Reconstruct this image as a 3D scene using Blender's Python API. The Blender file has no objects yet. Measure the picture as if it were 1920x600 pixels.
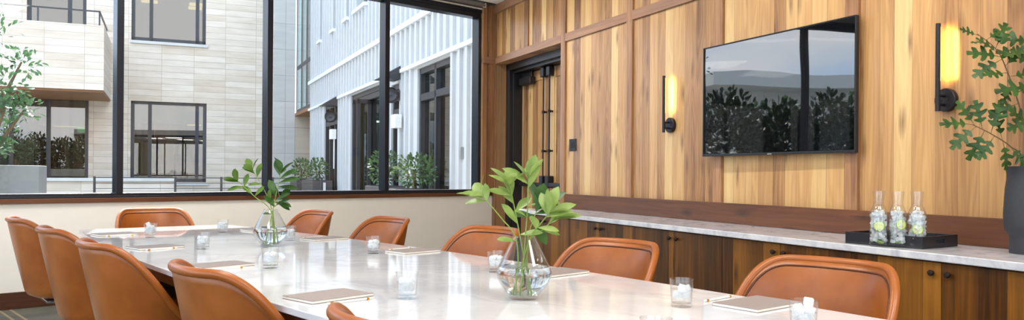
import bpy, math, random
from mathutils import Vector, Matrix
R_ = math.radians
S = bpy.context.scene
COL = S.collection
# ------------------------------------------------------------------ colours / node helpers
def lin(c):
    c /= 255.0
    return c/12.92 if c <= .04045 else ((c+.055)/1.055)**2.4
def rgb(r, g, b): return (lin(r), lin(g), lin(b), 1)
class NT:
    def __init__(s, name):
        s.m = bpy.data.materials.new(name); s.m.use_nodes = True
        s.t = s.m.node_tree; s.n = s.t.nodes; s.n.clear()
        s.out = s.n.new('ShaderNodeOutputMaterial')
    def new(s, ty, **kw):
        n = s.n.new('ShaderNode'+ty)
        for k, v in kw.items(): setattr(n, k, v)
        return n
    def link(s, a, b): s.t.links.new(a, b)
    def put(s, sock, v):
        if isinstance(v, (int, float, tuple, list)): sock.default_value = v
        else: s.link(v, sock)
    def math(s, op, a, b=None, c=None, clamp=False):
        n = s.new('Math', operation=op); n.use_clamp = clamp
        s.put(n.inputs[0], a)
        if b is not None: s.put(n.inputs[1], b)
        if c is not None: s.put(n.inputs[2], c)
        return n.outputs[0]
    def comb(s, x, y, z):
        n = s.new('CombineXYZ')
        for i, v in enumerate((x, y, z)): s.put(n.inputs[i], v)
        return n.outputs[0]
    def noise(s, vec, scale, detail=3, rough=.5, dist=0):
        n = s.new('TexNoise'); s.link(vec, n.inputs['Vector'])
        n.inputs['Scale'].default_value = scale; n.inputs['Detail'].default_value = detail
        n.inputs['Roughness'].default_value = rough; n.inputs['Distortion'].default_value = dist
        return n.outputs['Fac']
    def ramp(s, fac, stops, interp='LINEAR'):
        n = s.new('ValToRGB'); n.color_ramp.interpolation = interp
        e = n.color_ramp.elements
        while len(e) < len(stops): e.new(.5)
        for el, (p, c) in zip(e, stops): el.position = p; el.color = c
        s.link(fac, n.inputs[0]); return n.outputs[0]
    def mix(s, fac, a, b, blend='MIX'):
        n = s.new('Mix', data_type='RGBA', blend_type=blend)
        s.put(n.inputs[0], fac); s.put(n.inputs[6], a); s.put(n.inputs[7], b)
        return n.outputs[2]
    def obj(s): return s.new('TexCoord').outputs['Object']
    def xyz(s, vec=None):
        n = s.new('SeparateXYZ'); s.link(vec if vec is not None else s.obj(), n.inputs[0]); return n.outputs
    def bsdf(s, **kw):
        b = s.new('BsdfPrincipled')
        for k, v in kw.items(): s.put(b.inputs[k.replace('_', ' ')], v)
        s.link(b.outputs[0], s.out.inputs[0]); return b
    def bump(s, b, h, strength=.3, dist=.01):
        n = s.new('Bump'); n.inputs['Strength'].default_value = strength; n.inputs['Distance'].default_value = dist
        s.link(h, n.inputs['Height']); s.link(n.outputs[0], b.inputs['Normal'])
def plain(name, c, rough=.5, metal=0, var=.06, scale=30, **kw):
    t = NT(name); f = t.noise(t.obj(), scale, 4)
    lo = tuple(x*(1-var) for x in c[:3])+(1,); hi = tuple(min(1, x*(1+var)) for x in c[:3])+(1,)
    t.bsdf(Base_Color=t.ramp(f, [(.3, lo), (.7, hi)]), Roughness=rough, Metallic=metal, **kw)
    return t.m
def wood(name, stops, cross='x', grain='z', cell=.11, rough=.36, knots=True, coat=.0, rnd=False, tonevar=.5, grain_amt=.6):
    t = NT(name); o = dict(zip('xyz', t.xyz())); third = [k for k in 'xyz' if k not in (cross, grain)][0]
    c, g, th = o[cross], o[grain], o[third]
    if rnd:
        r0 = t.math('MULTIPLY', t.new('ObjectInfo').outputs['Random'], 37.3)
        c0 = t.math('ADD', c, r0)
    else: c0 = c
    v = t.new('TexVoronoi', voronoi_dimensions='1D'); v.inputs['Randomness'].default_value = .75; v.inputs['Scale'].default_value = 1
    t.put(v.inputs['W'], t.math('DIVIDE', c0, cell))
    sp = t.new('SeparateColor'); t.link(v.outputs['Color'], sp.inputs[0]); r1, r2 = sp.outputs[0], sp.outputs[1]
    e = t.new('TexVoronoi', voronoi_dimensions='1D', feature='DISTANCE_TO_EDGE'); e.inputs['Randomness'].default_value = .75; e.inputs['Scale'].default_value = 1
    t.put(e.inputs['W'], t.math('DIVIDE', c0, cell))
    ga = t.math('ADD', t.math('MULTIPLY', g, .9), t.math('MULTIPLY', r1, 37))
    n1 = t.noise(t.comb(t.math('MULTIPLY', c0, 28), t.math('MULTIPLY', th, 28), ga), 1.6, 6, .6)
    gb = t.math('ADD', t.math('MULTIPLY', g, .55), t.math('MULTIPLY', r2, 91))
    n2 = t.noise(t.comb(t.math('MULTIPLY', c0, 6), t.math('MULTIPLY', th, 6), gb), 1.0, 2, .5, .3)
    ring = t.math('MULTIPLY_ADD', t.math('SINE', t.math('MULTIPLY', n2, 85)), .5, .5)
    tone = t.math('ADD', t.math('ADD', t.math('MULTIPLY', r1, tonevar), t.math('MULTIPLY', t.math('SUBTRACT', n1, .5), grain_amt)),
                  t.math('ADD', t.math('MULTIPLY', ring, .07), t.math('MULTIPLY', n2, .45)))
    tone = t.math('SUBTRACT', tone, .2)
    col = t.ramp(tone, stops)
    if knots:
        kv = t.new('TexVoronoi', voronoi_dimensions='2D'); kv.inputs['Scale'].default_value = 1
        nz = t.math('MULTIPLY', t.math('SUBTRACT', n1, .5), .5)
        t.link(t.comb(t.math('ADD', t.math('MULTIPLY', c0, 5.2), nz), t.math('ADD', t.math('MULTIPLY', g, 1.5), t.math('MULTIPLY', r1, 13)), 0), kv.inputs['Vector'])
        kf = t.math('MULTIPLY', t.math('GREATER_THAN', r2, .4), t.math('SUBTRACT', 1, t.math('DIVIDE', kv.outputs['Distance'], .17), clamp=True))
        col = t.mix(t.math('MULTIPLY', kf, .85), col, stops[0][1])
    seam = t.math('SUBTRACT', 1, t.math('DIVIDE', e.outputs['Distance'], .022), clamp=True)
    col = t.mix(t.math('MULTIPLY', seam, .45), col, tuple(x*.4 for x in stops[0][1][:3])+(1,))
    b = t.bsdf(Base_Color=col, Roughness=rough)
    b.inputs['Coat Weight'].default_value = coat; b.inputs['Coat Roughness'].default_value = .25
    t.bump(b, n1, .08, .004)
    return t.m
def thin_glass(name, tint=(1, 1, 1, 1), ior=1.45, extra=0.0, rough=0.0):
    t = NT(name); geo = t.new('NewGeometry'); dp = t.new('VectorMath', operation='DOT_PRODUCT')
    t.link(geo.outputs['Incoming'], dp.inputs[0]); t.link(geo.outputs['Normal'], dp.inputs[1])
    c1 = t.math('SUBTRACT', 1, t.math('ABSOLUTE', dp.outputs['Value']), clamp=True); f0 = ((ior-1)/(ior+1))**2
    fres = t.math('MULTIPLY_ADD', t.math('POWER', c1, 5), 1-f0, f0)
    tr = t.new('BsdfTransparent'); tr.inputs[0].default_value = tint
    gl = t.new('BsdfGlossy'); gl.inputs['Roughness'].default_value = rough
    mx = t.new('MixShader'); t.link(t.math('ADD', fres, extra, clamp=True), mx.inputs[0])
    t.link(tr.outputs[0], mx.inputs[1]); t.link(gl.outputs[0], mx.inputs[2]); t.link(mx.outputs[0], t.out.inputs[0])
    return t.m
def emit(name, c, st):
    t = NT(name); e = t.new('Emission'); e.inputs[0].default_value = c; e.inputs[1].default_value = st
    t.link(e.outputs[0], t.out.inputs[0]); return t.m
M = {}
M['wall_wood'] = wood('walnut panelling', [(0, rgb(112, 76, 48)), (.14, rgb(158, 115, 74)), (.38, rgb(198, 155, 101)), (.65, rgb(220, 186, 130)), (1, rgb(232, 206, 158))], cell=.125, rough=.30, tonevar=.62, grain_amt=.4)
M['stile_wood'] = wood('walnut stile', [(0, rgb(118, 80, 54)), (.3, rgb(178, 132, 92)), (.65, rgb(208, 164, 118)), (1, rgb(224, 184, 138))], cell=.3, knots=False, rnd=True)
M['rail_wood'] = wood('walnut rail', [(0, rgb(106, 74, 56)), (.35, rgb(152, 112, 86)), (.7, rgb(184, 140, 108)), (1, rgb(204, 162, 126))], cross='z', grain='x', cell=.3, knots=False)
M['cab_wood'] = wood('walnut cabinet front', [(0, rgb(56, 30, 8)), (.25, rgb(100, 60, 18)), (.55, rgb(138, 88, 28)), (.8, rgb(172, 114, 40)), (1, rgb(184, 130, 54))], cell=.15, rnd=True, rough=.32)
M['dark_wood'] = wood('dark walnut board', [(0, rgb(46, 24, 14)), (.35, rgb(82, 46, 26)), (.7, rgb(112, 68, 40)), (1, rgb(138, 88, 54))], cross='z', grain='x', cell=.4, rough=.4)
M['base_wood'] = wood('brown baseboard', [(0, rgb(50, 28, 18)), (.5, rgb(84, 48, 30)), (1, rgb(112, 68, 44))], cross='z', grain='x', cell=.4, knots=False)
M['black'] = plain('black steel', rgb(26, 27, 32), .34, .0, .15)
M['bronze'] = plain('dark bronze', rgb(52, 48, 50), .38, .7, .15)
M['knob'] = plain('dark iron knob', rgb(46, 34, 30), .45, .4)
M['frame'] = plain('anodised window frame', rgb(34, 38, 48), .28, .3, .1)
M['cream'] = plain('cream paint', rgb(232, 230, 222), .75, 0, .015, 8)
M['white'] = plain('white ceiling paint', rgb(244, 243, 240), .85, 0, .015, 8)
M['shade'] = plain('grey shade fabric', rgb(128, 126, 124), .8)
M['bead'] = plain('white plastic', rgb(235, 232, 226), .45)
M['tray'] = plain('black lacquer', rgb(22, 23, 29), .34)
M['ceramic'] = plain('matte black ceramic', rgb(46, 47, 52), .62, 0, .1, 60)
M['cover'] = plain('taupe notebook cover', rgb(150, 138, 133), .7, 0, .04, 90)
M['paper'] = plain('paper edge', rgb(242, 238, 226), .8)
M['pencil'] = plain('white lacquered wood', rgb(244, 242, 236), .35)
M['gold'] = plain('gold ferrule', rgb(206, 160, 70), .3, .8)
M['chrome'] = plain('polished steel', rgb(205, 207, 212), .14, 1.0, .03)
M['glass'] = thin_glass('drinking glass', (.985, .99, .99, 1), 1.5, .02)
M['drink'] = thin_glass('drinking water', (.97, .98, .985, 1), 1.25)
M['vase_glass'] = thin_glass('vase glass', (.965, .975, .975, 1), 1.5, .015)
M['pane'] = thin_glass('window pane', (.985, .982, .98, 1), 1.35)
M['out_glass'] = thin_glass('coated building glass', (.42, .45, .43, 1), 1.5, .11)
M['green_glass'] = thin_glass('pale green bay glass', (.62, .74, .68, 1), 1.5, .2)
def mk_water():
    t = NT('water'); g = t.new('BsdfGlass'); g.inputs['IOR'].default_value = 1.33; g.inputs['Roughness'].default_value = 0
    g.inputs['Color'].default_value = (.97, .985, 1, 1); t.link(g.outputs[0], t.out.inputs[0]); return t.m
M['water'] = mk_water()
def mk_ice():
    t = NT('ice'); f = t.noise(t.obj(), 60, 3)
    b = t.new('BsdfPrincipled'); b.inputs['Base Color'].default_value = (.93, .95, .96, 1); b.inputs['Roughness'].default_value = .15
    tl = t.new('BsdfTranslucent'); tl.inputs[0].default_value = (.95, .97, .98, 1); tr = t.new('BsdfTransparent')
    m1 = t.new('MixShader'); m1.inputs[0].default_value = .45; t.link(b.outputs[0], m1.inputs[1]); t.link(tl.outputs[0], m1.inputs[2])
    m2 = t.new('MixShader'); m2.inputs[0].default_value = .36; t.link(m1.outputs[0], m2.inputs[1]); t.link(tr.outputs[0], m2.inputs[2])
    t.link(m2.outputs[0], t.out.inputs[0]); t.bump(b, f, .5, .004); return t.m
M['ice'] = mk_ice()
def mk_leather():
    t = NT('tan leather'); o = t.obj()
    f = t.noise(o, 5, 4, .6); f2 = t.noise(o, 260, 2)
    oi = t.new('ObjectInfo').outputs['Random']
    col = t.ramp(f, [(.25, rgb(132, 70, 20)), (.5, rgb(154, 84, 28)), (.75, rgb(172, 98, 36))])
    b = t.bsdf(Base_Color=col, Roughness=t.math('MULTIPLY_ADD', f, .16, .27))
    b.inputs['Specular IOR Level'].default_value = .55
    t.bump(b, f2, .12, .001); return t.m
M['leather'] = mk_leather()
M['leather_rim'] = plain('tan leather rim', rgb(164, 90, 32), .32, 0, .08, 8)
M['piping'] = plain('brown piping', rgb(78, 38, 14), .45)
def mk_marble():
    t = NT('white marble'); o = t.obj()
    w = t.noise(o, 1.1, 6, .62, 1.2); ridge = t.math('ABSOLUTE', t.math('SUBTRACT', w, .5))
    vein = t.math('SUBTRACT', 1, t.math('DIVIDE', ridge, .035), clamp=True)
    m2 = t.noise(o, 2.6, 5, .6, .6)
    col = t.ramp(m2, [(.3, rgb(208, 208, 211)), (.6, rgb(226, 225, 226))])
    col = t.mix(t.math('MULTIPLY', vein, .3), col, rgb(176, 176, 182))
    fine = t.noise(o, 9, 6, .65, .4)
    col = t.mix(t.math('MULTIPLY', t.math('GREATER_THAN', fine, .64), .1), col, rgb(150, 150, 158))
    t.bsdf(Base_Color=col, Roughness=.055, IOR=1.5); return t.m
M['marble'] = mk_marble()
def mk_marble2():
    t = NT('grey veined marble'); o = t.obj()
    w = t.noise(o, 5, 7, .65, 1.0)
    col = t.ramp(w, [(.3, rgb(178, 180, 188)), (.5, rgb(214, 214, 218)), (.68, rgb(232, 231, 231))])
    t.bsdf(Base_Color=col, Roughness=.12, IOR=1.5); return t.m
M['marble_grey'] = mk_marble2()
def mk_carpet():
    t = NT('grey striped carpet'); x, y, z = t.xyz()
    f = t.noise(t.obj(), 120, 3, .7); f2 = t.noise(t.obj(), 4, 3)
    u = t.math('ADD', t.math('MULTIPLY', x, .5), t.math('MULTIPLY', y, .86))
    col = t.ramp(t.math('ADD', t.math('MULTIPLY', f, .6), t.math('MULTIPLY', f2, .4)), [(.3, rgb(58, 57, 48)), (.7, rgb(96, 93, 80))])
    def stripe(q, per, wd, ph=0):
        fr = t.math('FRACT', t.math('ADD', t.math('DIVIDE', q, per), ph)); return t.math('LESS_THAN', fr, wd)
    s1 = stripe(x, .42, .05); s2 = stripe(x, .42, .05, .82); s3 = stripe(y, .5, .35)
    col = t.mix(t.math('MULTIPLY', s3, .35), col, rgb(48, 50, 45))
    col = t.mix(t.math('MULTIPLY', t.math('MAXIMUM', s1, s2), .6), col, rgb(146, 132, 102))
    t.bsdf(Base_Color=col, Roughness=.95); return t.m
M['carpet'] = mk_carpet()
def mk_screen():
    t = NT('glossy dark screen'); f = t.noise(t.obj(), 1.3, 1)
    b = t.bsdf(Base_Color=rgb(9, 10, 12), Roughness=.015, IOR=2.3)
    t.bump(b, f, .10, .02); return t.m
M['screen'] = mk_screen()
def mk_lime():
    t = NT('lime flesh'); f = t.noise(t.obj(), 140, 2)
    t.bsdf(Base_Color=t.ramp(f, [(.3, rgb(208, 214, 110)), (.7, rgb(232, 236, 160))]), Roughness=.3); return t.m
M['lime'] = mk_lime(); M['lime_rind'] = plain('lime rind', rgb(130, 180, 40), .4)
def mk_leaf(name, a, b, rough=.38):
    t = NT(name); f = t.noise(t.obj(), 16, 3); geo = t.new('NewGeometry')
    col = t.ramp(f, [(.3, a), (.7, b)])
    bs = t.new('BsdfPrincipled'); t.link(col, bs.inputs['Base Color']); bs.inputs['Roughness'].default_value = rough
    tl = t.new('BsdfTranslucent'); t.link(col, tl.inputs[0])
    mx = t.new('MixShader'); mx.inputs[0].default_value = .3
    t.link(bs.outputs[0], mx.inputs[1]); t.link(tl.outputs[0], mx.inputs[2]); t.link(mx.outputs[0], t.out.inputs[0])
    return t.m
M['leaf_light'] = mk_leaf('fresh green leaf', rgb(118, 146, 66), rgb(166, 188, 108))
M['leaf_dark'] = mk_leaf('deep green leaf', rgb(40, 78, 34), rgb(78, 118, 52))
M['leaf_mid'] = mk_leaf('mid green leaf', rgb(70, 104, 36), rgb(122, 152, 66))
M['leaf_oak'] = mk_leaf('oak green leaf', rgb(34, 66, 28), rgb(70, 106, 46))
M['leaf_out'] = mk_leaf('shrub leaf', rgb(46, 74, 40), rgb(104, 130, 74))
M['leaf_hedge'] = mk_leaf('hedge leaf', rgb(20, 32, 18), rgb(44, 60, 30))
M['leaf_tree'] = mk_leaf('tree leaf', rgb(50, 88, 58), rgb(96, 134, 84))
M['stem'] = plain('green stem', rgb(132, 156, 62), .5)
M['twig'] = plain('brown twig', rgb(104, 84, 56), .7)
def mk_stone(name, c1, c2, bw, rh, mort, ax=('y', 'z')):
    t = NT(name); o = dict(zip('xyz', t.xyz()))
    vec = t.comb(o[ax[0]], o[ax[1]], 0)
    b = t.new('TexBrick'); b.offset = .0; b.inputs['Scale'].default_value = 1
    b.inputs['Brick Width'].default_value = bw; b.inputs['Row Height'].default_value = rh
    b.inputs['Mortar Size'].default_value = mort; b.inputs['Mortar Smooth'].default_value = .2; b.inputs['Bias'].default_value = 0
    b.inputs['Color1'].default_value = c1; b.inputs['Color2'].default_value = c2
    b.inputs['Mortar'].default_value = tuple(x*.62 for x in c2[:3])+(1,)
    t.link(vec, b.inputs['Vector'])
    f = t.noise(t.comb(o[ax[0]], t.math('MULTIPLY', o[ax[1]], 5), 0), 1.4, 4)
    col = t.mix(.35, b.outputs['Color'], t.ramp(f, [(.3, tuple(x*.8 for x in c2[:3])+(1,)), (.7, c1)]))
    t.bsdf(Base_Color=col, Roughness=.8); return t.m
M['stone'] = mk_stone('beige ashlar stone', rgb(236, 222, 206), rgb(214, 194, 172), .98, .2, .008)
M['pier'] = mk_stone('grey stone panels', rgb(204, 200, 194), rgb(192, 188, 184), .75, .9, .012)
M['recess'] = mk_stone('recess panels', rgb(200, 188, 170), rgb(190, 178, 160), 1.2, .9, .012, ('x', 'z'))
M['siding'] = plain('pale grey metal siding', rgb(196, 197, 198), .5, 0, .03, 3)
M['flash'] = plain('white metal flashing', rgb(226, 230, 232), .45)
M['out_frame'] = plain('dark exterior frame', rgb(48, 50, 54), .4)
M['soffit'] = plain('shaded brown soffit', rgb(150, 104, 66), .6)  # brown holds the shadow and warm bounce under the balcony
M['conc'] = plain('pale concrete', rgb(208, 204, 198), .85, 0, .06, 2)
M['paving'] = plain('courtyard paving', rgb(150, 148, 142), .9, 0, .08, 3)
M['planter'] = plain('dark grey planter', rgb(74, 68, 66), .55)
M['zinc'] = plain('weathered zinc', rgb(126, 128, 126), .5, .2, .12, 2)
M['int_wall'] = plain('interior wall', rgb(214, 206, 160), .8)
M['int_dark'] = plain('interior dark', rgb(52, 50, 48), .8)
M['int_light'] = emit('lit ceiling strip', rgb(255, 222, 140), 2.2)
M['exit'] = emit('green exit sign', rgb(40, 200, 90), 1.2)
M['white_sheet'] = plain('matt white', rgb(232, 234, 232), .8)
M['pale_sheet'] = plain('bright matt white', rgb(246, 246, 244), .8)
M['led'] = emit('warm led strip', rgb(255, 206, 96), 5)
M['door_dark'] = plain('dark grey door', rgb(84, 80, 78), .5)  # one even dark grey
M['canopy'] = plain('white render', rgb(222, 222, 218), .8)
M['fill_glow'] = emit('downlight lens', (1, .93, .82, 1), 4)  # glowing face of the added fill lights
M['badge'] = plain('silver badge', rgb(190, 190, 194), .3, .6)
# ------------------------------------------------------------------ mesh builder
class MB:
    def __init__(s): s.v = []; s.f = []
    def box(s, x0, x1, y0, y1, z0, z1):
        if x0 > x1: x0, x1 = x1, x0
        if y0 > y1: y0, y1 = y1, y0
        if z0 > z1: z0, z1 = z1, z0
        b = len(s.v)
        s.v += [(x, y, z) for z in (z0, z1) for x, y in ((x0, y0), (x1, y0), (x1, y1), (x0, y1))]
        s.f += [tuple(b+i for i in q) for q in ((3, 2, 1, 0), (4, 5, 6, 7), (0, 1, 5, 4), (1, 2, 6, 5), (2, 3, 7, 6), (3, 0, 4, 7))]
        return s
    def grid(s, fn, nu, nv, cu=False, cv=False):
        b = len(s.v); U = nu if cu else nu+1; V = nv if cv else nv+1
        for i in range(U):
            for j in range(V): s.v.append(tuple(fn(i/nu, j/nv)))
        for i in range(nu):
            for j in range(nv):
                a = b+i*V+j; c = b+((i+1) % U)*V+j; j2 = (j+1) % V
                s.f.append((a, c, b+((i+1) % U)*V+j2, b+i*V+j2))
        return s
    def lathe(s, prof, seg=32, c=(0, 0, 0), closed=False):
        b = len(s.v); n = len(prof)
        for i in range(seg):
            a = 2*math.pi*i/seg
            for r, z in prof: s.v.append((c[0]+r*math.cos(a), c[1]+r*math.sin(a), c[2]+z))
        m = n if closed else n-1
        for i in range(seg):
            k = (i+1) % seg
            for j in range(m):
                j2 = (j+1) % n; s.f.append((b+i*n+j, b+k*n+j, b+k*n+j2, b+i*n+j2))
        return s
    def tube(s, pts, r, seg=10, caps=True, flat=1.0):
        P = [Vector(p) for p in pts]; n = len(P); b = len(s.v); nrm = None
        rs = r if isinstance(r, (list, tuple)) else [r]*n
        for i, p in enumerate(P):
            d = (P[min(i+1, n-1)]-P[max(i-1, 0)]).normalized()
            if nrm is None:
                nrm = d.orthogonal().normalized() if abs(d.z) > .9 else d.cross(Vector((0, 0, 1))).normalized()
            nrm = (nrm-d*nrm.dot(d)).normalized(); bi = d.cross(nrm)
            for k in range(seg):
                a = 2*math.pi*k/seg; s.v.append(tuple(p+(nrm*math.cos(a)+bi*math.sin(a)*flat)*rs[i]))
        for i in range(n-1):
            for k in range(seg):
                k2 = (k+1) % seg; s.f.append((b+i*seg+k, b+i*seg+k2, b+(i+1)*seg+k2, b+(i+1)*seg+k))
        if caps:
            s.f.append(tuple(b+k for k in reversed(range(seg)))); s.f.append(tuple(b+(n-1)*seg+k for k in range(seg)))
        return s
    def prism(s, pts, z0, z1):
        b = len(s.v); n = len(pts)
        s.v += [(x, y, z0) for x, y in pts]+[(x, y, z1) for x, y in pts]
        s.f.append(tuple(b+i for i in reversed(range(n)))); s.f.append(tuple(b+n+i for i in range(n)))
        for i in range(n): s.f.append((b+i, b+(i+1) % n, b+n+(i+1) % n, b+n+i))
        return s
    def build(s, name, mat, parent=None, loc=(0, 0, 0), rot=0, smooth=0, bevel=0, bseg=2, solid=0, sub=0, eul=None):
        me = bpy.data.meshes.new(name); me.from_pydata(s.v, [], s.f); me.update()
        if smooth:
            me.polygons.foreach_set('use_smooth', [True]*len(me.polygons)); me.set_sharp_from_angle(angle=R_(smooth))
        me.materials.append(M[mat] if isinstance(mat, str) else mat)
        o = bpy.data.objects.new(name, me); COL.objects.link(o)
        o.location = loc; o.rotation_euler = eul or (0, 0, rot); o.parent = parent
        if solid: m = o.modifiers.new('sol', 'SOLIDIFY'); m.thickness = abs(solid); m.offset = -1 if solid > 0 else 1
        if bevel: m = o.modifiers.new('bev', 'BEVEL'); m.width = bevel; m.segments = bseg; m.limit_method = 'ANGLE'; m.angle_limit = R_(40)
        if sub: m = o.modifiers.new('sub', 'SUBSURF'); m.levels = sub; m.render_levels = sub
        return o
def tag(o, label=None, cat=None, group=None, kind=None):
    if label: o['label'] = label
    if cat: o['category'] = cat
    if group: o['group'] = group
    if kind: o['kind'] = kind
    return o
def thing(name, label, cat, loc=(0, 0, 0), rot=0, group=None):
    o = bpy.data.objects.new(name, None); COL.objects.link(o); o.empty_display_size = .1
    o.location = loc; o.rotation_euler = (0, 0, rot)
    return tag(o, label, cat, group)
def copy_tree(o, parent=None):
    c = o.copy(); COL.objects.link(c); c.parent = parent
    for ch in list(o.children): copy_tree(ch, c)
    return c
def struct(o): o['kind'] = 'structure'; return o
def part_label(o, l): o['label'] = l; return o
def sstep(a, b, x):
    t = max(0, min(1, (x-a)/(b-a))); return t*t*(3-2*t)
# ------------------------------------------------------------------ frames of the place
H_CAM, FPX, VX2, HY, ROLL = 1.15, 1475.0, 2560.0, 326.0, .0075
Lc = math.hypot(VX2-960, FPX)
FW = Vector((FPX/Lc, (VX2-960)/Lc, 0)); RT = Vector((FW.y, -FW.x, 0)); UP = Vector((0, 0, 1))
# wood wall frame: local x runs along the wall away from the camera, local y comes into the room
_dx = 308-960; _l = math.hypot(_dx, FPX)
D1V = RT*(_dx/_l)+FW*(FPX/_l); N1 = Vector((D1V.y, -D1V.x, 0)); D1 = 3.82
WROT = math.atan2(D1V.y, D1V.x); WLOC = N1*D1
def Wp(s, off, z): return N1*(D1-off)+D1V*s+UP*z
TROT = R_(-3); TC = Vector((1.85, 3.15, 0))
def Tp(x, y, z=.74):
    return Vector((TC.x+x*math.cos(TROT)-y*math.sin(TROT), TC.y+x*math.sin(TROT)+y*math.cos(TROT), z))
YW, CEIL, SCOR = 7.5, 3.272, 9.226
def wstruct(mb, name, mat, **kw): return struct(mb.build(name, mat, loc=WLOC, rot=WROT, **kw))
# ------------------------------------------------------------------ room shell
XL, YB = -2.3, -2.6
wall_end = Wp(-3.2, 0, 0)
fl = MB().box(XL-.2, 7.2, YB-.3, YW+.05, -.12, 0.012)
struct(fl.build('floor', 'carpet'))
struct(MB().box(XL-.2, 7.3, YB-.3, YW-.13, CEIL, CEIL+.2).build('ceiling', 'white'))
# shade pocket between ceiling edge and window head
struct(MB().box(XL, 6.9, YW-.13, YW+.12, CEIL+.1, CEIL+.2).box(XL, 6.9, YW+.0, YW+.12, 3.19, CEIL+.1).build('trim_1', 'shade'))
# window wall: low cream wall under the glass
struct(MB().box(XL-.2, 6.60, YW, YW+.2, 0, .873).build('wall_front', 'cream'))
struct(MB().box(XL, 6.592, YW-.018, YW-.001, 0.012, .150).build('baseboard_front', 'base_wood', bevel=.003))
struct(MB().box(XL, 6.592, YW-.022, YW+.1, .873, .914).build('trim_2', 'dark_wood', bevel=.003))
struct(MB().box(6.376, 6.46, YW-.02, YW+.15, .914, CEIL).build('trim_3', 'stile_wood', bevel=.003))
struct(MB().box(6.468, 6.60, YW-.035, YW+.15, .914, CEIL).box(6.458, 6.47, YW-.01, YW+.15, .914, CEIL).build('trim_4', 'stile_wood', bevel=.003))
struct(MB().box(6.376, 6.60, YW-.04, YW-.005, 2.529, 2.614).build('trim_5', 'rail_wood', bevel=.003))
win = thing('window_1', None, None, (0, YW, 0)); win['kind'] = 'structure'
MB().box(XL, 6.376, 0, .13, .914, .955).box(XL, 6.376, -.012, .03, .914, .93).build('bottom_rail', 'frame', win, bevel=.004)
MB().box(XL, 6.376, 0, .13, 3.093, 3.19).box(XL, 6.376, -.012, .03, 3.15, 3.19).build('top_rail', 'frame', win, bevel=.004)
mull = [-2.05, -.64, .77, 2.174, 3.583, 4.985]
for x in mull:
    MB().box(x-.029, x+.029, -.004, .118, .95, 3.1).box(x-.018, x+.018, .118, .135, .95, 3.1).build('mullion', 'frame', win, bevel=.003)
MB().box(6.33, 6.376, -.004, .125, .95, 3.1).build('jamb', 'frame', win, bevel=.003)
edges = mull+[6.36]
for a, b in zip(edges[:-1], edges[1:]):
    MB().box(a+.02, b-.02, .085, .091, .95, 3.1).build('pane', 'pane', win)
# roller shade rolled up above the right hand bay
rs = thing('roller_shade', 'rolled-up grey roller shade in the ceiling pocket above the right window bay', 'shade', (0, YW-.055, 3.235))
MB().tube([(5.0, 0, .02), (6.36, 0, .02)], .036, 16).build('roller', 'shade', rs, smooth=50)
MB().box(5.0, 6.34, -.006, .008, -.048, -.034).build('hem_bar', 'bead', rs, bevel=.003)
MB().tube([(6.36+.02*math.sin(i*.35), -.03-.012*math.cos(i*.7), .03-.055*math.sin(math.pi*i/18)-.0*i) for i in range(19)], .004, 6).build('bead_chain', 'bead', rs, smooth=60)
# left wall, its unseen windows enlarged for more daylight; back wall
lw = MB().box(XL-.2, XL, YB, YW, 0, .35).box(XL-.2, XL, YB, YW, 3.1, CEIL)
for a, b in ((YB, YB+.35), (1.0, 1.25), (4.0, 4.25), (YW-.35, YW)): lw.box(XL-.2, XL, a, b, .35, 3.1)
struct(lw.build('wall_left', 'cream'))
struct(MB().box(XL, XL+.018, YB, YW-.02, .012, .15).build('baseboard_left', 'base_wood'))
for i, (a, b) in enumerate(((YB+.35, 1.0), (1.25, 4.0), (4.25, YW-.35))):
    w = thing('window_%d' % (i+2), None, None, (XL-.1, 0, 0)); w['kind'] = 'structure'
    f = MB().box(-.06, .06, a, b, .35, .40).box(-.06, .06, a, b, 3.05, 3.1)
    for y in (a+.025, (a+b)/2, b-.025): f.box(-.06, .06, y-.025, y+.025, .4, 3.05)
    f.build('frame', 'frame', w, bevel=.003)
    MB().box(-.004, .004, a+.05, b-.05, .4, 3.05).build('pane', 'pane', w)
struct(MB().box(XL-.2, 5.2, YB-.2, YB, 0, .35).box(XL-.2, 5.2, YB-.2, YB, 3.1, CEIL).box(XL-.2, XL+.3, YB-.2, YB, .35, 3.1).box(3.0, 5.2, YB-.2, YB, .35, 3.1).build('wall_back', 'cream'))
w = thing('window_5', None, None, (0, YB-.1, 0)); w['kind'] = 'structure'  # unseen window added behind the camera to let in sky light
f = MB().box(XL+.3, 3.0, -.06, .06, .35, .40).box(XL+.3, 3.0, -.06, .06, 3.05, 3.1)
for x in (XL+.325, -.9, .5, 1.8, 2.975): f.box(x-.025, x+.025, -.06, .06, .4, 3.05)
f.build('frame', 'frame', w, bevel=.003)
MB().box(XL+.35, 2.95, -.004, .004, .4, 3.05).build('pane', 'pane', w)
# wood wall with the recessed doorway
S0, SD0, SD1, DOORH = -2.9, 7.352, 9.135, 2.529
ww = MB().box(S0, SD0, -.2, 0, 0, CEIL).box(SD1, SCOR+.1, -.2, 0, 0, CEIL).box(SD0, SD1, -.2, 0, DOORH, CEIL)
wstruct(ww, 'wall_right', 'wall_wood')
k = 1
def trim(mb, mat, **kw):
    global k
    o = wstruct(mb, 'trim_%d' % (k+5), mat, bevel=.003, **kw); k += 1; return o
ST = .022
stiles = [7.256, 5.974, 4.738, 3.477, 2.24, .98, -.28, -1.54]
for s in stiles: trim(MB().box(s, s+.096, 0, ST, 0, CEIL-.11), 'stile_wood')
trim(MB().box(8.185, 8.225, 0, ST*.8, 2.614, CEIL-.11), 'stile_wood')
trim(MB().box(SD1, SCOR, 0, ST, 0, CEIL-.11), 'stile_wood')
trim(MB().box(SD0, SD1, 0, ST, 2.529, 2.614), 'rail_wood')
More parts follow.
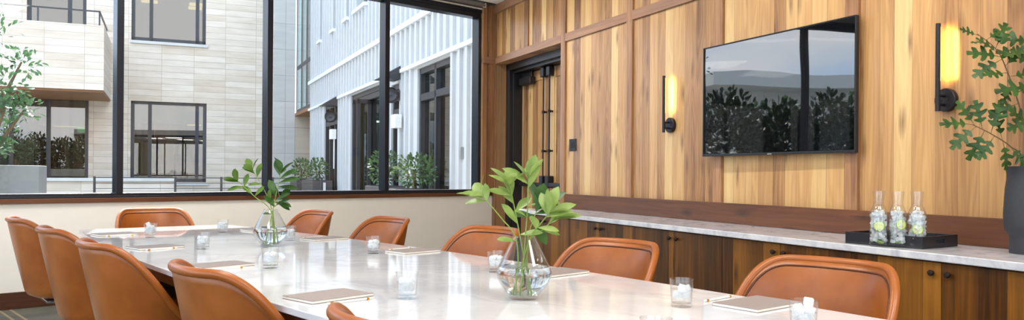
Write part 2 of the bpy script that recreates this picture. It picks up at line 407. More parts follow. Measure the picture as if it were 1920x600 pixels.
for a, b in zip(stiles[:-1], stiles[1:]): trim(MB().box(b+.096, a, 0, ST, 2.529, 2.614), 'rail_wood')
trim(MB().box(S0, SCOR, 0, ST+.01, CEIL-.11, CEIL), 'rail_wood')
# doorway: wood reveal, black steel frame, pair of panelled leaves
dr = thing('door_1', None, None, WLOC, WROT); dr['kind'] = 'structure'
RV, DL = -.125, -.30
part_label(MB().box(SD1, SD1+.04, -.46, 0, 0.012, DOORH).box(SD0-.04, SD0, -.46, 0, 0.012, DOORH).box(SD0-.04, SD1+.04, -.46, 0, DOORH-.001, DOORH+.03).build('reveal', 'stile_wood', dr), 'walnut lined reveal')
fr = MB().box(SD1-.10, SD1, DL-.1, RV, .012, DOORH).box(SD0, SD0+.1, DL-.1, RV, .012, DOORH)
fr.box(SD0, SD1, DL-.1, RV, DOORH-.085, DOORH).box(SD1-.12, SD1, DL-.1, RV-.05, .012, DOORH-.06).box(SD0, SD1, DL-.1, RV-.05, DOORH-.12, DOORH-.05)
part_label(fr.build('frame', 'black', dr, bevel=.004), 'black steel door frame')
mid = (SD0+SD1)/2
for a, b, sgn in ((mid+.004, SD1-.12, 1), (SD0+.12, mid-.004, -1)):
    lf = MB().box(a, b, DL-.05, DL-.012, .02, DOORH-.125)
    for q in ((a, a+.11), (b-.11, b)): lf.box(q[0], q[1], DL-.012, DL, .02, DOORH-.125)
    lf.box(a+.11, b-.11, DL-.012, DL, .02, .24).box(a+.11, b-.11, DL-.012, DL, DOORH-.25, DOORH-.125).box(a+.11, b-.11, DL-.012, DL, .92, 1.06)
    leaf = lf.build('door_leaf', 'wall_wood', dr, bevel=.003)
    e = a if sgn > 0 else b
    rx = e+sgn*.075
    rod = MB().tube([(rx, DL+.045, 1.08), (rx, DL+.045, DOORH-.2)], .009, 10)
    for z in (1.42, 1.88): rod.tube([(rx, DL+.045, z-.016), (rx, DL+.045, z+.016)], .019, 12).box(rx-.012, rx+.012, DL, DL+.04, z-.01, z+.01)
    rod.build('latch_rod', 'bronze', leaf, smooth=45)
    MB().box(rx-.042, rx+.042, DL, DL+.075, DOORH-.24, DOORH-.125).build('top_latch', 'black', leaf, bevel=.012, bseg=3)
    MB().box(rx-.045, rx+.045, DL, DL+.08, .99, 1.13).box(min(rx, rx+sgn*.62), max(rx, rx+sgn*.62), DL+.03, DL+.075, 1.0, 1.05).build('panic_bar', 'black', leaf, bevel=.01)
MB().box(SD1-.50, SD1-.17, DL, DL+.075, 2.25, 2.335).box(SD1-.47, SD1-.2, DL+.02, DL+.04, 2.335, 2.41).build('door_closer', 'black', dr, bevel=.006)
# ------------------------------------------------------------------ wall things
sw = thing('wall_switch', 'dark grey square switch plate on the wood wall beside the doorway', 'switch', Wp(7.102, 0, 1.45), WROT)
MB().box(-.072, .072, 0, .009, -.062, .062).build('plate', 'bronze', sw, bevel=.003)
MB().box(-.036, -.006, .009, .013, -.03, .03).build('rocker', 'bronze', sw, bevel=.002)
MB().box(.006, .036, .009, .013, -.03, .03).build('rocker', 'bronze', sw, bevel=.002)
def sconce(s, lab):
    t = thing('wall_sconce', lab, 'wall light', Wp(s, 0, 1.56), WROT, 'tube sconces on the wood wall')
    bp = MB().lathe([(0, -.014), (.06, -.014), (.062, -.010), (.062, .012), (.058, .016), (0, .016)], 36)
    pl = bp.build('backplate', 'bronze', t, loc=(0, .016, 0), smooth=40, eul=(R_(-90), 0, 0))
    for dx, dz in ((.02, .003), (-.018, .0)):
        MB().lathe([(0, .0), (.006, .0), (.006, .003), (0, .003)], 12).build('screw', 'black', pl, loc=(dx, dz, .016), smooth=40)
    tz0, tz1 = -.062, .402
    MB().tube([(0, .082, tz0), (0, .082, tz1)], .0125, 18).build('tube', 'bronze', t, smooth=50)
    for z in (.022, -.026): MB().tube([(0, .03, z), (0, .075, z)], .0075, 12).build('arm', 'black', t, smooth=50)
    MB().box(-.006, .006, .0675, .0705, .10, .385).build('light_strip', 'led', t)
    for zc in (.16, .245, .33):
        l = bpy.data.lights.new('sconce_glow', 'AREA'); l.shape = 'RECTANGLE'; l.size = .012; l.size_y = .085
        l.energy = .26; l.color = (1, .66, .14); l.spread = R_(95)
        lo = bpy.data.objects.new('sconce_glow', l); COL.objects.link(lo); lo.parent = t
        lo.location = (0, .066, zc); lo.rotation_euler = (R_(-90), 0, 0)
    return t
sconce(5.392, 'dark bronze tube sconce with warm glow between the doorway and the television')
sconce(2.896, 'dark bronze tube sconce with warm glow right of the television, above the carafes')
tv = thing('television', 'large black flat television on the wood wall reflecting the courtyard', 'television', Wp(4.170, .018, 1.703), WROT+R_(.9))
hw, hh = .712, .411
MB().box(-hw, hw, .024, .05, -hh, hh).box(-.35, .35, -.008, .024, -.25, .25).build('housing', 'black', tv, bevel=.004)
MB().box(-hw+.011, hw-.011, .05, .0515, -hh+.018, hh-.011).build('screen', 'screen', tv)
MB().box(-hw, hw, .05, .054, -hh, -hh+.014).box(-hw, hw, .05, .054, hh-.008, hh).box(-hw, -hw+.008, .05, .054, -hh, hh).box(hw-.008, hw, .05, .054, -hh, hh).build('bezel', 'black', tv, bevel=.0015)
MB().box(-.02, .02, .054, .0552, -hh+.003, -hh+.009).build('badge', 'badge', tv)
# ------------------------------------------------------------------ sideboard run
CF, CT, CTH = .565, .80, .036
unit_w = 1.032
s_left = 7.14
cl = ['walnut cabinet with paired black knobs at the doorway end of the counter',
      'walnut cabinet with paired black knobs second from the doorway, behind the near vase leaves',
      'walnut cabinet with paired black knobs third from doorway, behind the second nearest right chair',
      'walnut cabinet with paired black knobs fourth from doorway, left of the nearest right chair',
      'walnut cabinet mostly hidden behind the nearest right chair, below the black tray',
      'walnut cabinet under the black vase at the right edge of the counter']
for i in range(6):
    c = s_left-unit_w*(i+.5)
    t = thing('sideboard_cabinet', cl[i], 'cabinet', Wp(c, 0, .012), WROT, 'walnut cabinets under the marble counter')
    w = unit_w/2
    MB().box(-w+.001, w-.001, .002, CF-.024, .09, CT-CTH-.014).box(-w+.001, w-.001, .06, CF-.08, 0, .09).build('carcass', 'cab_wood', t)
    for sg in (-1, 1):
        a, b = (.0025, w-.002) if sg > 0 else (-w+.002, -.0025)
        d = MB().box(a, b, CF-.022, CF, .09, CT-CTH-.02).build('door', 'cab_wood', t, bevel=.0015)
        kb = MB().lathe([(0, 0), (.006, 0), (.006, .01), (.0135, .013), (.0145, .022), (.0115, .027), (0, .028)], 18)
        kb.build('knob', 'knob', d, loc=(sg*.042, CF, .708-.012), smooth=40, eul=(R_(-90), 0, 0))
tag(MB().box(-1.2, s_left+.03, .001, .592, CT-CTH, CT).build('counter_top', 'marble_grey', loc=WLOC, rot=WROT, bevel=.004), 'long grey-veined white marble counter top along the wood wall', 'counter top')
tag(MB().box(-1.2, s_left+.03, .0225, .045, CT+.001, .948).build('backsplash', 'dark_wood', loc=WLOC, rot=WROT, bevel=.003), 'long dark walnut backsplash board standing on the marble counter', 'backsplash')
# tray with three carafes
trc = Wp(2.90, .345, CT); TRR = WROT+R_(10)
tr = thing('serving_tray', 'black rectangular tray with cut-out handles on the marble counter', 'tray', trc, TRR)
tx, ty, th_, tk = .205, .165, .06, .012
tm = MB().box(-tx, tx, -ty, ty, 0, .010).box(-tx, tx, -ty, -ty+tk, .01, th_).box(-tx, tx, ty-tk, ty, .01, th_)
for sg in (-1, 1):
    a, b = (tx-tk, tx) if sg > 0 else (-tx, -tx+tk)
    tm.box(a, b, -ty+tk, -.042, .01, th_).box(a, b, .042, ty-tk, .01, th_).box(a, b, -.042, .042, .01, .022).box(a, b, -.042, .042, .044, th_)
tm.build('tray_body', 'tray', tr, bevel=.0012)
rnd = random.Random(4)
def carafe(loc, lab, seed):
    t = thing('water_carafe', lab, 'carafe', loc, rnd.uniform(0, 3), 'water carafes on the tray')
    ro = [(0, 0), (.039, 0), (.042, .004), (.0425, .02), (.042, .14), (.040, .165), (.030, .188), (.0245, .202), (.0245, .21), (.0275, .24), (.029, .262), (.0292, .268)]
    ri = [(r-.0022, z) for r, z in ro[3:]][::-1]
    MB().lathe(ro+ri+[(.039, .008), (0, .007)], 36).build('bottle', 'glass', t, smooth=50)
    wp = [(0, .008), (.0385, .009), (.0398, .02), (.0393, .14), (.0370, .164), (0, .164)]
    MB().lathe(wp, 32).build('water', 'drink', t, smooth=50)
    r = random.Random(seed)
    cr = MB()
    for i in range(170):
        a = r.uniform(0, 6.28); q = .034*math.sqrt(r.random()); z = r.uniform(.02, .166); d = r.uniform(.0045, .0085)
        if z > .145: q *= .75
        rotm = Matrix.Rotation(r.uniform(0, 3), 3, Vector((r.random()-.5, r.random()-.5, r.random()-.5)).normalized())
        b = len(cr.v); cr.box(-d, d, -d, d, -d, d)
        for kk in range(b, len(cr.v)): cr.v[kk] = tuple(rotm @ Vector(cr.v[kk])+Vector((q*math.cos(a), q*math.sin(a), z)))
    tag(cr.build('crushed_ice', 'ice', t), kind='stuff')
    for kk in range(2):
        z, fc = ((.085, 0), (.016, 1))[kk]
        if fc: e, l = (R_(14), R_(8), 0), (0, 0, z)
        else:
            ang = seed*1.7+.4; vd = (-FW).xy.to_3d(); a0 = math.atan2(vd.y, vd.x)-t.rotation_euler.z+(-.35 if seed % 2 else .1)
            e, l = (0, R_(84), a0), (.0295*math.cos(a0), .0295*math.sin(a0), z+.01*(seed % 3))
        o = MB().lathe([(0, -.002), (.0235, -.002), (.0235, .002), (0, .002)], 22).build('lime_slice', 'lime', t, loc=l, eul=e, smooth=40)
        MB().lathe([(.0232, -.0026), (.026, -.0022), (.026, .0022), (.0232, .0026)], 22, closed=True).build('rind', 'lime_rind', o, smooth=40)
    return t
def ray_at(px, depth): return FW*depth+RT*((px-960)/FPX*depth)
for i, (px, dp) in enumerate(((1648, 3.93), (1683.5, 3.90), (1720, 3.86))):
    p = ray_at(px, dp); p.z = CT+.0101
    carafe(p, ['lidless water carafe with ice and lime, leftmost of three on the black tray', 'lidless water carafe with ice and lime, middle of three on the black tray', 'lidless water carafe with ice and lime, rightmost of three on the black tray'][i], i+1)
# black vase with oak branches
vloc = ray_at(1931, 3.62); vloc.z = CT
bv = tag(MB().lathe([(0, 0), (.078, 0), (.080, .004), (.079, .075), (.082, .088), (.1, .112), (.104, .14), (.1045, .19), (.098, .3), (.092, .345), (.092, .37), (.099, .398), (.1, .402), (.094, .4), (.087, .37), (.087, .34), (.09, .3), (.095, .19), (.094, .14), (.07, .1), (0, .09)], 48).build('black_vase', 'ceramic', loc=vloc, smooth=50),
         'tall matte black vase holding oak branches at the right end of the counter', 'vase')
# ------------------------------------------------------------------ plants
def leaf_geo(mb, p, d, up, L, W, prof, bend=.18, fold=.18, n=8):
    d = d.normalized(); side = d.cross(up)
    if side.length < 1e-3: side = d.orthogonal()
    side.normalize(); nrm = side.cross(d).normalized(); b = len(mb.v)
    for i in range(n+1):
        t = i/n; w = prof(t)*W*.5; c = p+d*(L*t)-nrm*(bend*L*t*t)
        mb.v += [tuple(c-side*w+nrm*(fold*w)), tuple(c), tuple(c+side*w+nrm*(fold*w))]
    for i in range(n):
        a = b+i*3; mb.f += [(a, a+1, a+4, a+3), (a+1, a+2, a+5, a+4)]
ob = lambda t: max(.0, math.sin(math.pi*min(1, t**1.35))**.8)*(.98)+.05*(1-t)
def spline(pts, n=12):
    P = [Vector(p) for p in pts]; out = []
    for i in range(len(P)-1):
        p0 = P[max(0, i-1)]; p1 = P[i]; p2 = P[i+1]; p3 = P[min(len(P)-1, i+2)]
        for j in range(n):
            t = j/n; out.append(.5*((2*p1)+(p2-p0)*t+(2*p0-5*p1+4*p2-p3)*t*t+(3*p1-p0-3*p2+p3)*t**3))
    return out+[P[-1]]
def view_off(a, b, c=0): return RT*a+UP*b+FW*c
def sprig(name, lab, grp, base, path, tipn, L, seed, mat, side_leaves=(), r0=.0026, spread=1.0, W=.45):
    """one cut stem with leaves; path and leaf directions as (right, up, away) offsets in metres"""
    rr = random.Random(seed)
    t = thing(name, lab, 'sprig', base, 0, grp)
    pts = spline([view_off(*q) for q in path], 8)
    MB().tube(pts, [r0*(1-.45*i/len(pts)) for i in range(len(pts))], 8).build('stem', 'stem', t, smooth=60)
    lm = MB(); tip = pts[-1]; dirv = (pts[-1]-pts[-5]).normalized()
    s1 = dirv.orthogonal().normalized(); s2 = dirv.cross(s1)
    for i in range(tipn):
        a = 2*math.pi*i/tipn+rr.uniform(-.3, .3); k = rr.uniform(.45, .95)*spread
        d = dirv*(1-.25*k)+(s1*math.cos(a)+s2*math.sin(a))*k
        leaf_geo(lm, tip-dirv*rr.uniform(0, .018), d, dirv+Vector((0, 0, .3)), L*rr.uniform(.8, 1.1), L*W, ob, rr.uniform(.05, .25), rr.uniform(.1, .3))
    for (f, dx, dy, dz, sc) in side_leaves:
        p = pts[int(f*(len(pts)-1))]
        leaf_geo(lm, p, view_off(dx, dy, dz), Vector((0, 0, 1))-FW*.6, L*sc, L*W*sc, ob, rr.uniform(.05, .25), rr.uniform(.1, .3))
    lm.build('foliage', mat, t, smooth=70)
    return t
def glass_vase(loc, lab):
    t = thing('glass_vase', lab, 'vase', loc, 0, 'teardrop glass vases on the table')
    k = 1.0
    out = [(0, .001), (.044, 0), (.048, .003), (.049, .012), (.062, .028), (.080, .050), (.0905, .075), (.0915, .088), (.086, .104), (.066, .144), (.046, .182), (.037, .2), (.0355, .206)]
    inn = [(r-.0028, z) for r, z in out[3:]][::-1]
    MB().lathe(out+inn+[(.040, .014), (0, .013)], 48).build('vessel', 'vase_glass', t, smooth=50)
    MB().lathe([(0, .0135), (.0385, .0145), (.046, .0155), (.059, .029), (.077, .051), (.0872, .076), (.0882, .088), (.083, .1035), (.082, .106), (0, .106)], 48).build('water', 'water', t, smooth=50)
    return t
vn = Tp(0.001, -1.278); vf = Tp(.064, .945)
glass_vase(vn, 'clear teardrop glass vase nearest the camera, half full of water, with light green sprigs')
glass_vase(vf, 'clear teardrop glass vase further down the table, with dark green sprigs')
G1, G2 = 'sprigs in the near vase', 'sprigs in the far vase'
b1 = Vector((vn.x, vn.y, .765))
kn = dict(L=.082)
sprig('leafy_sprig', 'light green sprig arching far left out of the near vase over a chair', G1, b1, [(-.02, .0, -.01), (-.025, .165, 0), (-.075, .24, -.02), (-.145, .32, -.03)], 4, 0.085, 11, 'leaf_light', [(.35, -.6, .1, -.2, .8), (.9, -.1, 1, .1, .7), (.93, -.9, .3, 0, .9), (.9, -.9, 0, .2, .9)])
sprig('leafy_sprig', 'light green sprig standing up left of centre in the near vase', G1, b1, [(.02, .0, .01), (-.012, .17, 0), (-.03, .26, .01), (-.05, .355, .0)], 5, 0.088, 12, 'leaf_light', [(.5, -.5, .7, -.2, 1.0), (.85, -1, .3, -.2, .95), (.85, -.2, 1, .1, .9), (.75, -.6, .9, .1, .9), (.7, .5, .5, .3, .9), (.38, .9, .2, -.3, .9)])
sprig('leafy_sprig', 'tallest light green sprig rising straight up from the near vase', G1, b1, [(-.01, .0, -.01), (.003, .17, -.005), (.01, .28, -.01), (.012, .38, 0)], 3, 0.091, 13, 'leaf_light', [(.95, .25, 1, 0, 1.0), (.9, -.8, .7, -.2, 1.1), (.86, .3, .9, -.3, .95), (.55, -.4, .4, -.4, .6), (.7, .2, .1, -.5, .6)])
sprig('leafy_sprig', 'sprig with dark green leaves at the back of the near vase', G1, b1, [(.01, .0, .02), (.012, .16, .02), (.03, .23, .05), (.05, .275, .08)], 3, 0.104, 14, 'leaf_dark', [(.9, .7, .6, -.1, 1.1), (.85, .2, .9, .1, 1.0), (.8, .9, .2, .1, .95), (.75, -.9, .1, .1, .9), (.7, .3, -.5, -.1, .9)])
sprig('leafy_sprig', 'light green sprig leaning right out of the near vase toward the counter', G1, b1, [(-.03, .0, 0), (.015, .165, -.01), (.05, .22, -.02), (.085, .262, -.02)], 3, 0.091, 15, 'leaf_light', [(.95, .9, .5, 0, 1.05), (.9, .25, 1, -.2, 1.1), (.85, .85, .3, -.2, .9), (.55, -.1, .6, -.6, .85), (.6, .8, .0, -.2, .8), (.9, -.2, .9, .2, .9)])
sprig('leafy_sprig', 'low spreading sprig at the right rim of the near vase', G1, b1, [(-.01, .0, .01), (.02, .168, 0), (.06, .2, .01), (.105, .245, .02)], 3, 0.085, 16, 'leaf_light', [(.95, 1, .3, 0, 1.1), (.8, .8, .7, .2, .9), (.7, .9, -.1, -.2, .7)])
b2 = Vector((vf.x, vf.y, .765))
sprig('leafy_sprig', 'dark green sprig arching left out of the far vase', G2, b2, [(.02, .0, 0), (-.0, .17, 0), (-.09, .25, 0), (-.19, .345, -.01)], 5, .085, 21, 'leaf_mid', [(.93, -.9, .2, 0, 1.1), (.85, -.8, -.1, -.2, 1.1), (.85, .2, 1, .1, .9), (.7, .6, .8, .2, .9), (.72, -.7, .7, .1, .9), (.3, -.8, .2, -.2, .6)], r0=.003)
sprig('leafy_sprig', 'dark green sprig rising left of centre from the far vase', G2, b2, [(.01, .0, .01), (.005, .17, 0), (-.03, .26, .02), (-.11, .40, .02)], 4, .085, 22, 'leaf_mid', [(.95, -.8, .6, 0, 1), (.9, .2, 1, -.1, .95), (.8, -.9, .1, 0, .9), (.5, .1, .9, -.4, 1.0)], r0=.003)
sprig('leafy_sprig', 'darkest sprig rising right out of the far vase before the mullion', G2, b2, [(-.02, .0, -.01), (.01, .17, 0), (.03, .25, -.01), (.055, .39, 0)], 4, .1, 23, 'leaf_dark', [(.95, -.2, 1, 0, 1.0), (.9, .9, .7, 0, 1.1), (.85, .9, .3, -.1, 1.2), (.8, 1, 0, .1, 1.1), (.7, -.3, .9, -.1, 1.0), (.62, .8, .5, -.2, 1.0), (.55, .9, -.1, -.2, 1.0), (.45, -.4, .6, -.3, .8)], r0=.003)
sprig('leafy_sprig', 'short dark sprig low at the right rim of the far vase', G2, b2, [(.03, .0, .01), (.012, .17, 0), (.03, .2, -.01), (.06, .235, -.02)], 3, .085, 24, 'leaf_dark', [(.8, 1, -.4, 0, .9), (.7, .9, .5, -.2, 1.1), (.6, -.5, .7, .1, .9)], r0=.003)
# oak
def oak_leaf(mb, p, d, up, L, rr):
    d = d.normalized(); side = d.cross(up)
    if side.length < 1e-3: side = d.orthogonal()
    side.normalize(); nrm = side.cross(d).normalized()
    half = [(0, .015), (.12, .02), (.16, .12), (.22, .26), (.26, .24), (.30, .08), (.36, .07), (.42, .3), (.48, .40), (.53, .33), (.56, .1), (.63, .08), (.69, .25), (.76, .31), (.79, .22), (.82, .08), (.88, .10), (.94, .12), (1.0, .01)]
    bend = rr.uniform(-.1, .3); b = len(mb.v); n = len(half)
    lean = (0, 0, 0, .03, .04, 0, 0, .05, .08, .08, 0, 0, .05, .08, .08, 0, 0, .05, 0)
    for (t, w), ln in zip(half, lean):
        for sg in (-1, 0, 1):
            tt = t+(ln if sg else 0); c = p+d*(L*tt)-nrm*(bend*L*tt*tt)
            mb.v.append(tuple(c+side*(sg*w*L*.82)+nrm*(abs(sg)*w*L*rr.uniform(.0, .22))))
    for i in range(n-1):
        a = b+i*3; mb.f += [(a, a+1, a+4, a+3), (a+1, a+2, a+5, a+4)]
def oak_branch(lab, path, leaves, seed, L=.116):
    rr = random.Random(seed)
    t = thing('oak_branch', lab, 'branch', (vloc.x, vloc.y, CT+.12), 0, 'oak branches in the black vase')
    pts = spline([view_off(*q) for q in path], 10); n = len(pts)
    st = MB().tube(pts, [.0042*(1-.6*i/n) for i in range(n)], 8); lm = MB()
    for f, dx, dy, dz, sc in leaves:
        p = pts[int(f*(n-1))]; d = view_off(dx, dy, dz).normalized()
        q = p+d*.018; st.tube([p, p+d*.010, q], .0013, 6)
        oak_leaf(lm, q, d, -FW*rr.uniform(.6, 1.2)+Vector((rr.uniform(-.4, .4), rr.uniform(-.4, .4), rr.uniform(.1, .7))), L*sc*rr.uniform(.9, 1.1), rr)
    st.build('twig', 'twig', t, smooth=60); lm.build('foliage', 'leaf_oak', t, smooth=30)
oak_branch('tall oak branch curving up beside the right sconce', [(.02, 0, 0), (.005, .3, 0), (-.055, .55, -.01), (-.13, .74, -.02), (-.175, .82, -.02), (-.265, .885, -.03)],
           [(.97, -1, .3, 0, .75), (.9, .8, .5, 0, .7), (.86, -1, .1, -.1, .6), (.8, .5, 1, .1, 1.0), (.68, -1, .2, -.1, 1.15), (.66, -.8, -.5, .1, 1.1), (.58, -.9, -.1, -.2, 1.1), (.55, .9, .1, 0, 1.0), (.5, -.5, -.8, -.1, .9), (.46, .9, .5, .1, 1.2), (.42, -.9, -.4, 0, 1.0), (.38, .8, -.3, -.1, 1.0), (.6, .8, .8, .1, .9), (.72, -.6, .5, .1, .9)], 31)
oak_branch('low oak branch reaching left over the marble counter', [(-.02, 0, 0), (-.03, .3, 0), (-.10, .375, -.01), (-.2, .43, -.03), (-.29, .47, -.04)],
           [(1, -1, .1, 0, 1.05), (.95, -.6, .9, 0, 1.0), (.93, -.9, -.7, 0, 1.0), (.85, -.3, 1, -.1, 1.0), (.83, -.5, -1, 0, 1.1), (.75, .3, 1, 0, 1.1), (.72, -.6, -.8, -.1, 1.0), (.62, .2, -1, -.1, 1.0), (.6, -.2, 1, .1, 1.1), (.5, .5, -.6, 0, .9)], 32)
oak_branch('oak branch with broad leaves at the right edge above the black vase', [(.0, 0, -.02), (-.01, .3, -.02), (-.01, .5, -.03), (-.02, .72, -.04), (-.03, .84, -.05)],
           [(1, -1, .25, 0, 1.1), (.97, .0, .9, -.2, 1.0), (.9, -1, -.2, -.1, 1.0), (.8, -.9, .4, 0, 1.2), (.75, .1, .5, -.8, 1.1), (.66, -1, 0, -.2, 1.2), (.6, .1, .1, -.9, 1.2), (.52, -.9, -.4, -.1, 1.1), (.45, -.7, .5, 0, 1.1), (.4, .1, .3, -.8, 1.1), (.85, .0, -.5, -.7, 1.0)], 33)
# ------------------------------------------------------------------ table
tb = thing('conference_table', 'long boat-shaped conference table with a polished white marble top', 'table', (TC.x, TC.y, .012), TROT)
def boat(half_l, hw0, drop, n=16, inset=0):
    L = half_l-inset; pr = []
    def w(y): return hw0-inset-drop*(abs(y)/half_l)**2
    for i in range(n+1): y = -L+2*L*i/n; pr.append((w(y), y))
    for i in range(n+1): y = L-2*L*i/n; pr.append((-w(y), y))
    return pr
MB().prism(boat(2.88, .70, .19), .706, .728).build('tabletop', 'marble', tb, bevel=.0025)
part_label(MB().prism(boat(2.88, .70, .19, inset=.022), .694, .7059).build('shadow_gap', 'black', tb), 'black shadow gap strip')
part_label(MB().prism(boat(2.88, .70, .19, inset=.03), .655, .6939).build('apron', 'base_wood', tb, bevel=.003), 'dark brown wooden apron')
for y in (-1.75, 0, 1.75):
    part_label(MB().box(-.32, .32, y-.11, y+.11, .05, .655).box(-.38, .38, y-.17, y+.17, 0, .05).build('pedestal', 'base_wood', tb, bevel=.006), 'dark brown wooden pedestal')
# ------------------------------------------------------------------ chairs
CB, CTOP, CARM = .325, .825, .51
def plan(a, k=1.0):
    """a in -1..1 along the U from one arm front over the back to the other; unit shell plan"""
    sg = 1 if a >= 0 else -1; q = abs(a)
    qb = .62
    if q < qb:
        th = (q/qb)*math.pi/2; e = 2/2.334
        x = -.333*max(0, math.cos(th))**e
        y = .309*math.sin(th)**e
    else:
        u = (q-qb)/(1-qb); x = .213*u; y = .309-.012*u*u
    return x, sg*y
def arc_of(f):  # even-ish resampling of |a|
    return f
def ztop(a):
    return CTOP-(CTOP-CARM)*sstep(.042, .383, plan(a)[0]+.333)
def shell_pt(a, t, inset=0):
    """t 0 bottom edge .. 1 top rim"""
    x, y = plan(a); zt = ztop(a); z = CB+.05+(zt-CB-.05)*t
    h = max(0, min(1, (z-CB)/(CTOP-CB))); kx = .66+.34*h**.9; ky = .74+.26*(1-(1-h)**1.9)
    l = math.hypot(x, y); k2 = 1-inset/max(l, .05)
    return Vector((x*kx*k2, y*ky*k2, z))
def make_chair():
    t = thing('tub_chair', 'x', 'chair', (0, 0, 0), 0, 'tan leather tub chairs around the table')
    N, V = 56, 10
    def fn(u, v):
        a = -1+2*u; v *= 1.3
        if v < .3:   # rounded underside
            q = v/.3; p = shell_pt(a, 0); kk = .35+.65*math.sin(q*math.pi/2); return (p.x*kk, p.y*kk, CB+.05-.05*math.cos(q*math.pi/2))
        return shell_pt(a, v-.3)
    MB().grid(fn, N, 18).build('shell', 'leather', t, smooth=70, solid=-.02)
    rim = [shell_pt(-1+2*i/90, 1.0, .006)+Vector((0, 0, .004)) for i in range(91)]
    e0 = [shell_pt(-1, .9-.13*j) for j in range(5)][::-1]; e1 = [shell_pt(1, .9-.13*j) for j in range(5)]
    MB().tube(e0+rim+e1, .0155, 12).build('rim', 'leather_rim', t, smooth=70)
    # padded inner back, framed by piping
    A = .66
    def pad(u, v):
        a = (-1+2*u)*A; zt = ztop(a)-.019; f0 = .22; tt = (zt-CB-.05)/(ztop(a)-CB-.05)
        puff = .0225+.012*(1-(2*u-1)**4)*(1-(2*v-1)**4)
        return shell_pt(a, f0+(tt-f0)*v, puff)
    MB().grid(pad, 40, 12).build('back_pad', 'leather', t, smooth=70)
    pip = [Vector(pad(0, j/10)) for j in range(10)]+[Vector(pad(i/50, 1)) for i in range(51)]+[Vector(pad(1, 1-j/10)) for j in range(1, 11)]
    MB().tube(pip, .0036, 8).build('piping', 'piping', t, smooth=70)
    def cush(u, v):
        a = 2*math.pi*u; c, s_ = math.cos(a), math.sin(a)
        x = .01+.192*math.copysign(abs(c)**.6, c); y = .198*math.copysign(abs(s_)**.6, s_)
        prof = ((0, .365), (.9, .365), (1, .40), (1, .435), (.93, .458), (.5, .468), (0, .47)); f = v*6; i = min(5, int(f)); w = f-i
        r = prof[i][0]*(1-w)+prof[i+1][0]*w; z = prof[i][1]*(1-w)+prof[i+1][1]*w
        return (x*r, y*r, z)
    MB().grid(cush, 40, 12, cu=True).build('seat', 'leather', t, smooth=60)
    part_label(MB().box(-.14, .14, -.14, .14, CB-.018, CB-.002).box(.10, .18, -.02, .02, CB-.016, CB-.006).build('seat_plate', 'chrome', t, bevel=.004), 'chrome seat plate')
    MB().lathe([(0, .05), (.035, .05), (.03, .12), (.022, .14), (.022, CB-.018), (0, CB-.018)], 20).build('column', 'chrome', t, smooth=40)
    for j in range(4):
        a = R_(45+90*j); c, s_ = math.cos(a), math.sin(a)
        MB().tube([(.02*c, .02*s_, .075), (.15*c, .15*s_, .06), (.27*c, .27*s_, .034), (.28*c, .28*s_, .013)], [.02, .017, .013, .013], 10).build('foot', 'chrome', t, smooth=50)
    return t
proto = make_chair()
chairs = [
 (-0.64, 2.53, 0, 'tan leather tub chair on the left side nearest the window wall, carpet visible beneath'),
 (-0.635, 1.46, 0, 'tan leather tub chair on the left side, second from the window wall'),
 (-0.638, 0.448, 0, 'tan leather tub chair on the left side, third from the window wall'),
 (-0.579, -0.664, 0, 'tan leather tub chair on the left side, fourth from the window wall'),
 (-0.575, -1.80, 0, 'tan leather tub chair nearest the camera on the left, only its rim end showing'),
 (0.800, 2.420, 180, 'tan leather tub chair on the right side nearest the window wall, right of far vase'),
 (0.791, 1.323, 180, 'tan leather tub chair on the right side, second from the window wall'),
 (0.760, 0.180, 180, 'tan leather tub chair on the right side, third from window wall, left of near vase'),
 (0.700, -0.821, 180, 'tan leather tub chair on the right side, fourth from window wall, right of near vase'),
 (0.715, -1.815, 180, 'tan leather tub chair nearest the camera on the right, in front of the cabinets'),
 (0.105, 3.14, -90, 'tan leather tub chair at the far end of the table, top edge sunlit'),
]
for i, (x, y, r, lab) in enumerate(chairs):
    c = proto if i == 0 else copy_tree(proto)
    c.location = Tp(x, y, .012); c.rotation_euler = (0, 0, TROT+R_(r)); c['label'] = lab
# ------------------------------------------------------------------ things on the table
def make_glass():
    t = thing('water_glass', 'x', 'glass', (0, 0, 0), 0, 'tumblers of iced water on the table')
    o = [(0, 0), (.0300, 0), (.0318, .003), (.0368, .084), (.0375, .087)]
    i = [(.0358, .087), (.0352, .082), (.0305, .012), (0, .0105)]
    MB().lathe(o+i, 36).build('tumbler', 'glass', t, smooth=50)
    MB().lathe([(0, .0112), (.0298, .0125), (.0331, .056), (0, .056)], 32).build('water', 'drink', t, smooth=50)
    return t
gproto = make_glass()
def ice_mesh():
    mb = MB().box(-.011, .011, -.011, .011, -.010, .010)
    o = mb.build('ice_cube', 'ice', None, bevel=.003, bseg=2); me = o.data; return o
iproto = ice_mesh()
glasses = [
 (.292, -1.694, 'tumbler of iced water right of near vase, below second nearest right chair'),
 (.215, -2.15, 'tumbler of iced water beside the nearest right notebook, at the bottom edge'),
 (-.297, -2.085, 'tumbler of iced water nearest the camera, only its rim at the bottom edge'),
 (-.305, -1.049, 'tumbler of iced water standing alone left of the near vase, right of a notebook'),
 (.364, -.675, 'tumbler of iced water half hidden behind the left side of the near vase'),
 (.334, .29, 'tumbler of iced water in front of the second right chair from the window wall'),
 (-.33, 0.0, 'tumbler of iced water in front of the far vase, below its base'),
 (.31, 1.25, 'tumbler of iced water half hidden behind the right side of the far vase'),
 (-.283, 1.003, 'tumbler of iced water between the far vase and the left notebooks'),
 (-.29, 1.95, 'sunlit tumbler heaped with ice before the far end chair'),
 (.21, 2.1, 'sunlit tumbler of iced water right of the far end chair'),
]
rg = random.Random(9)
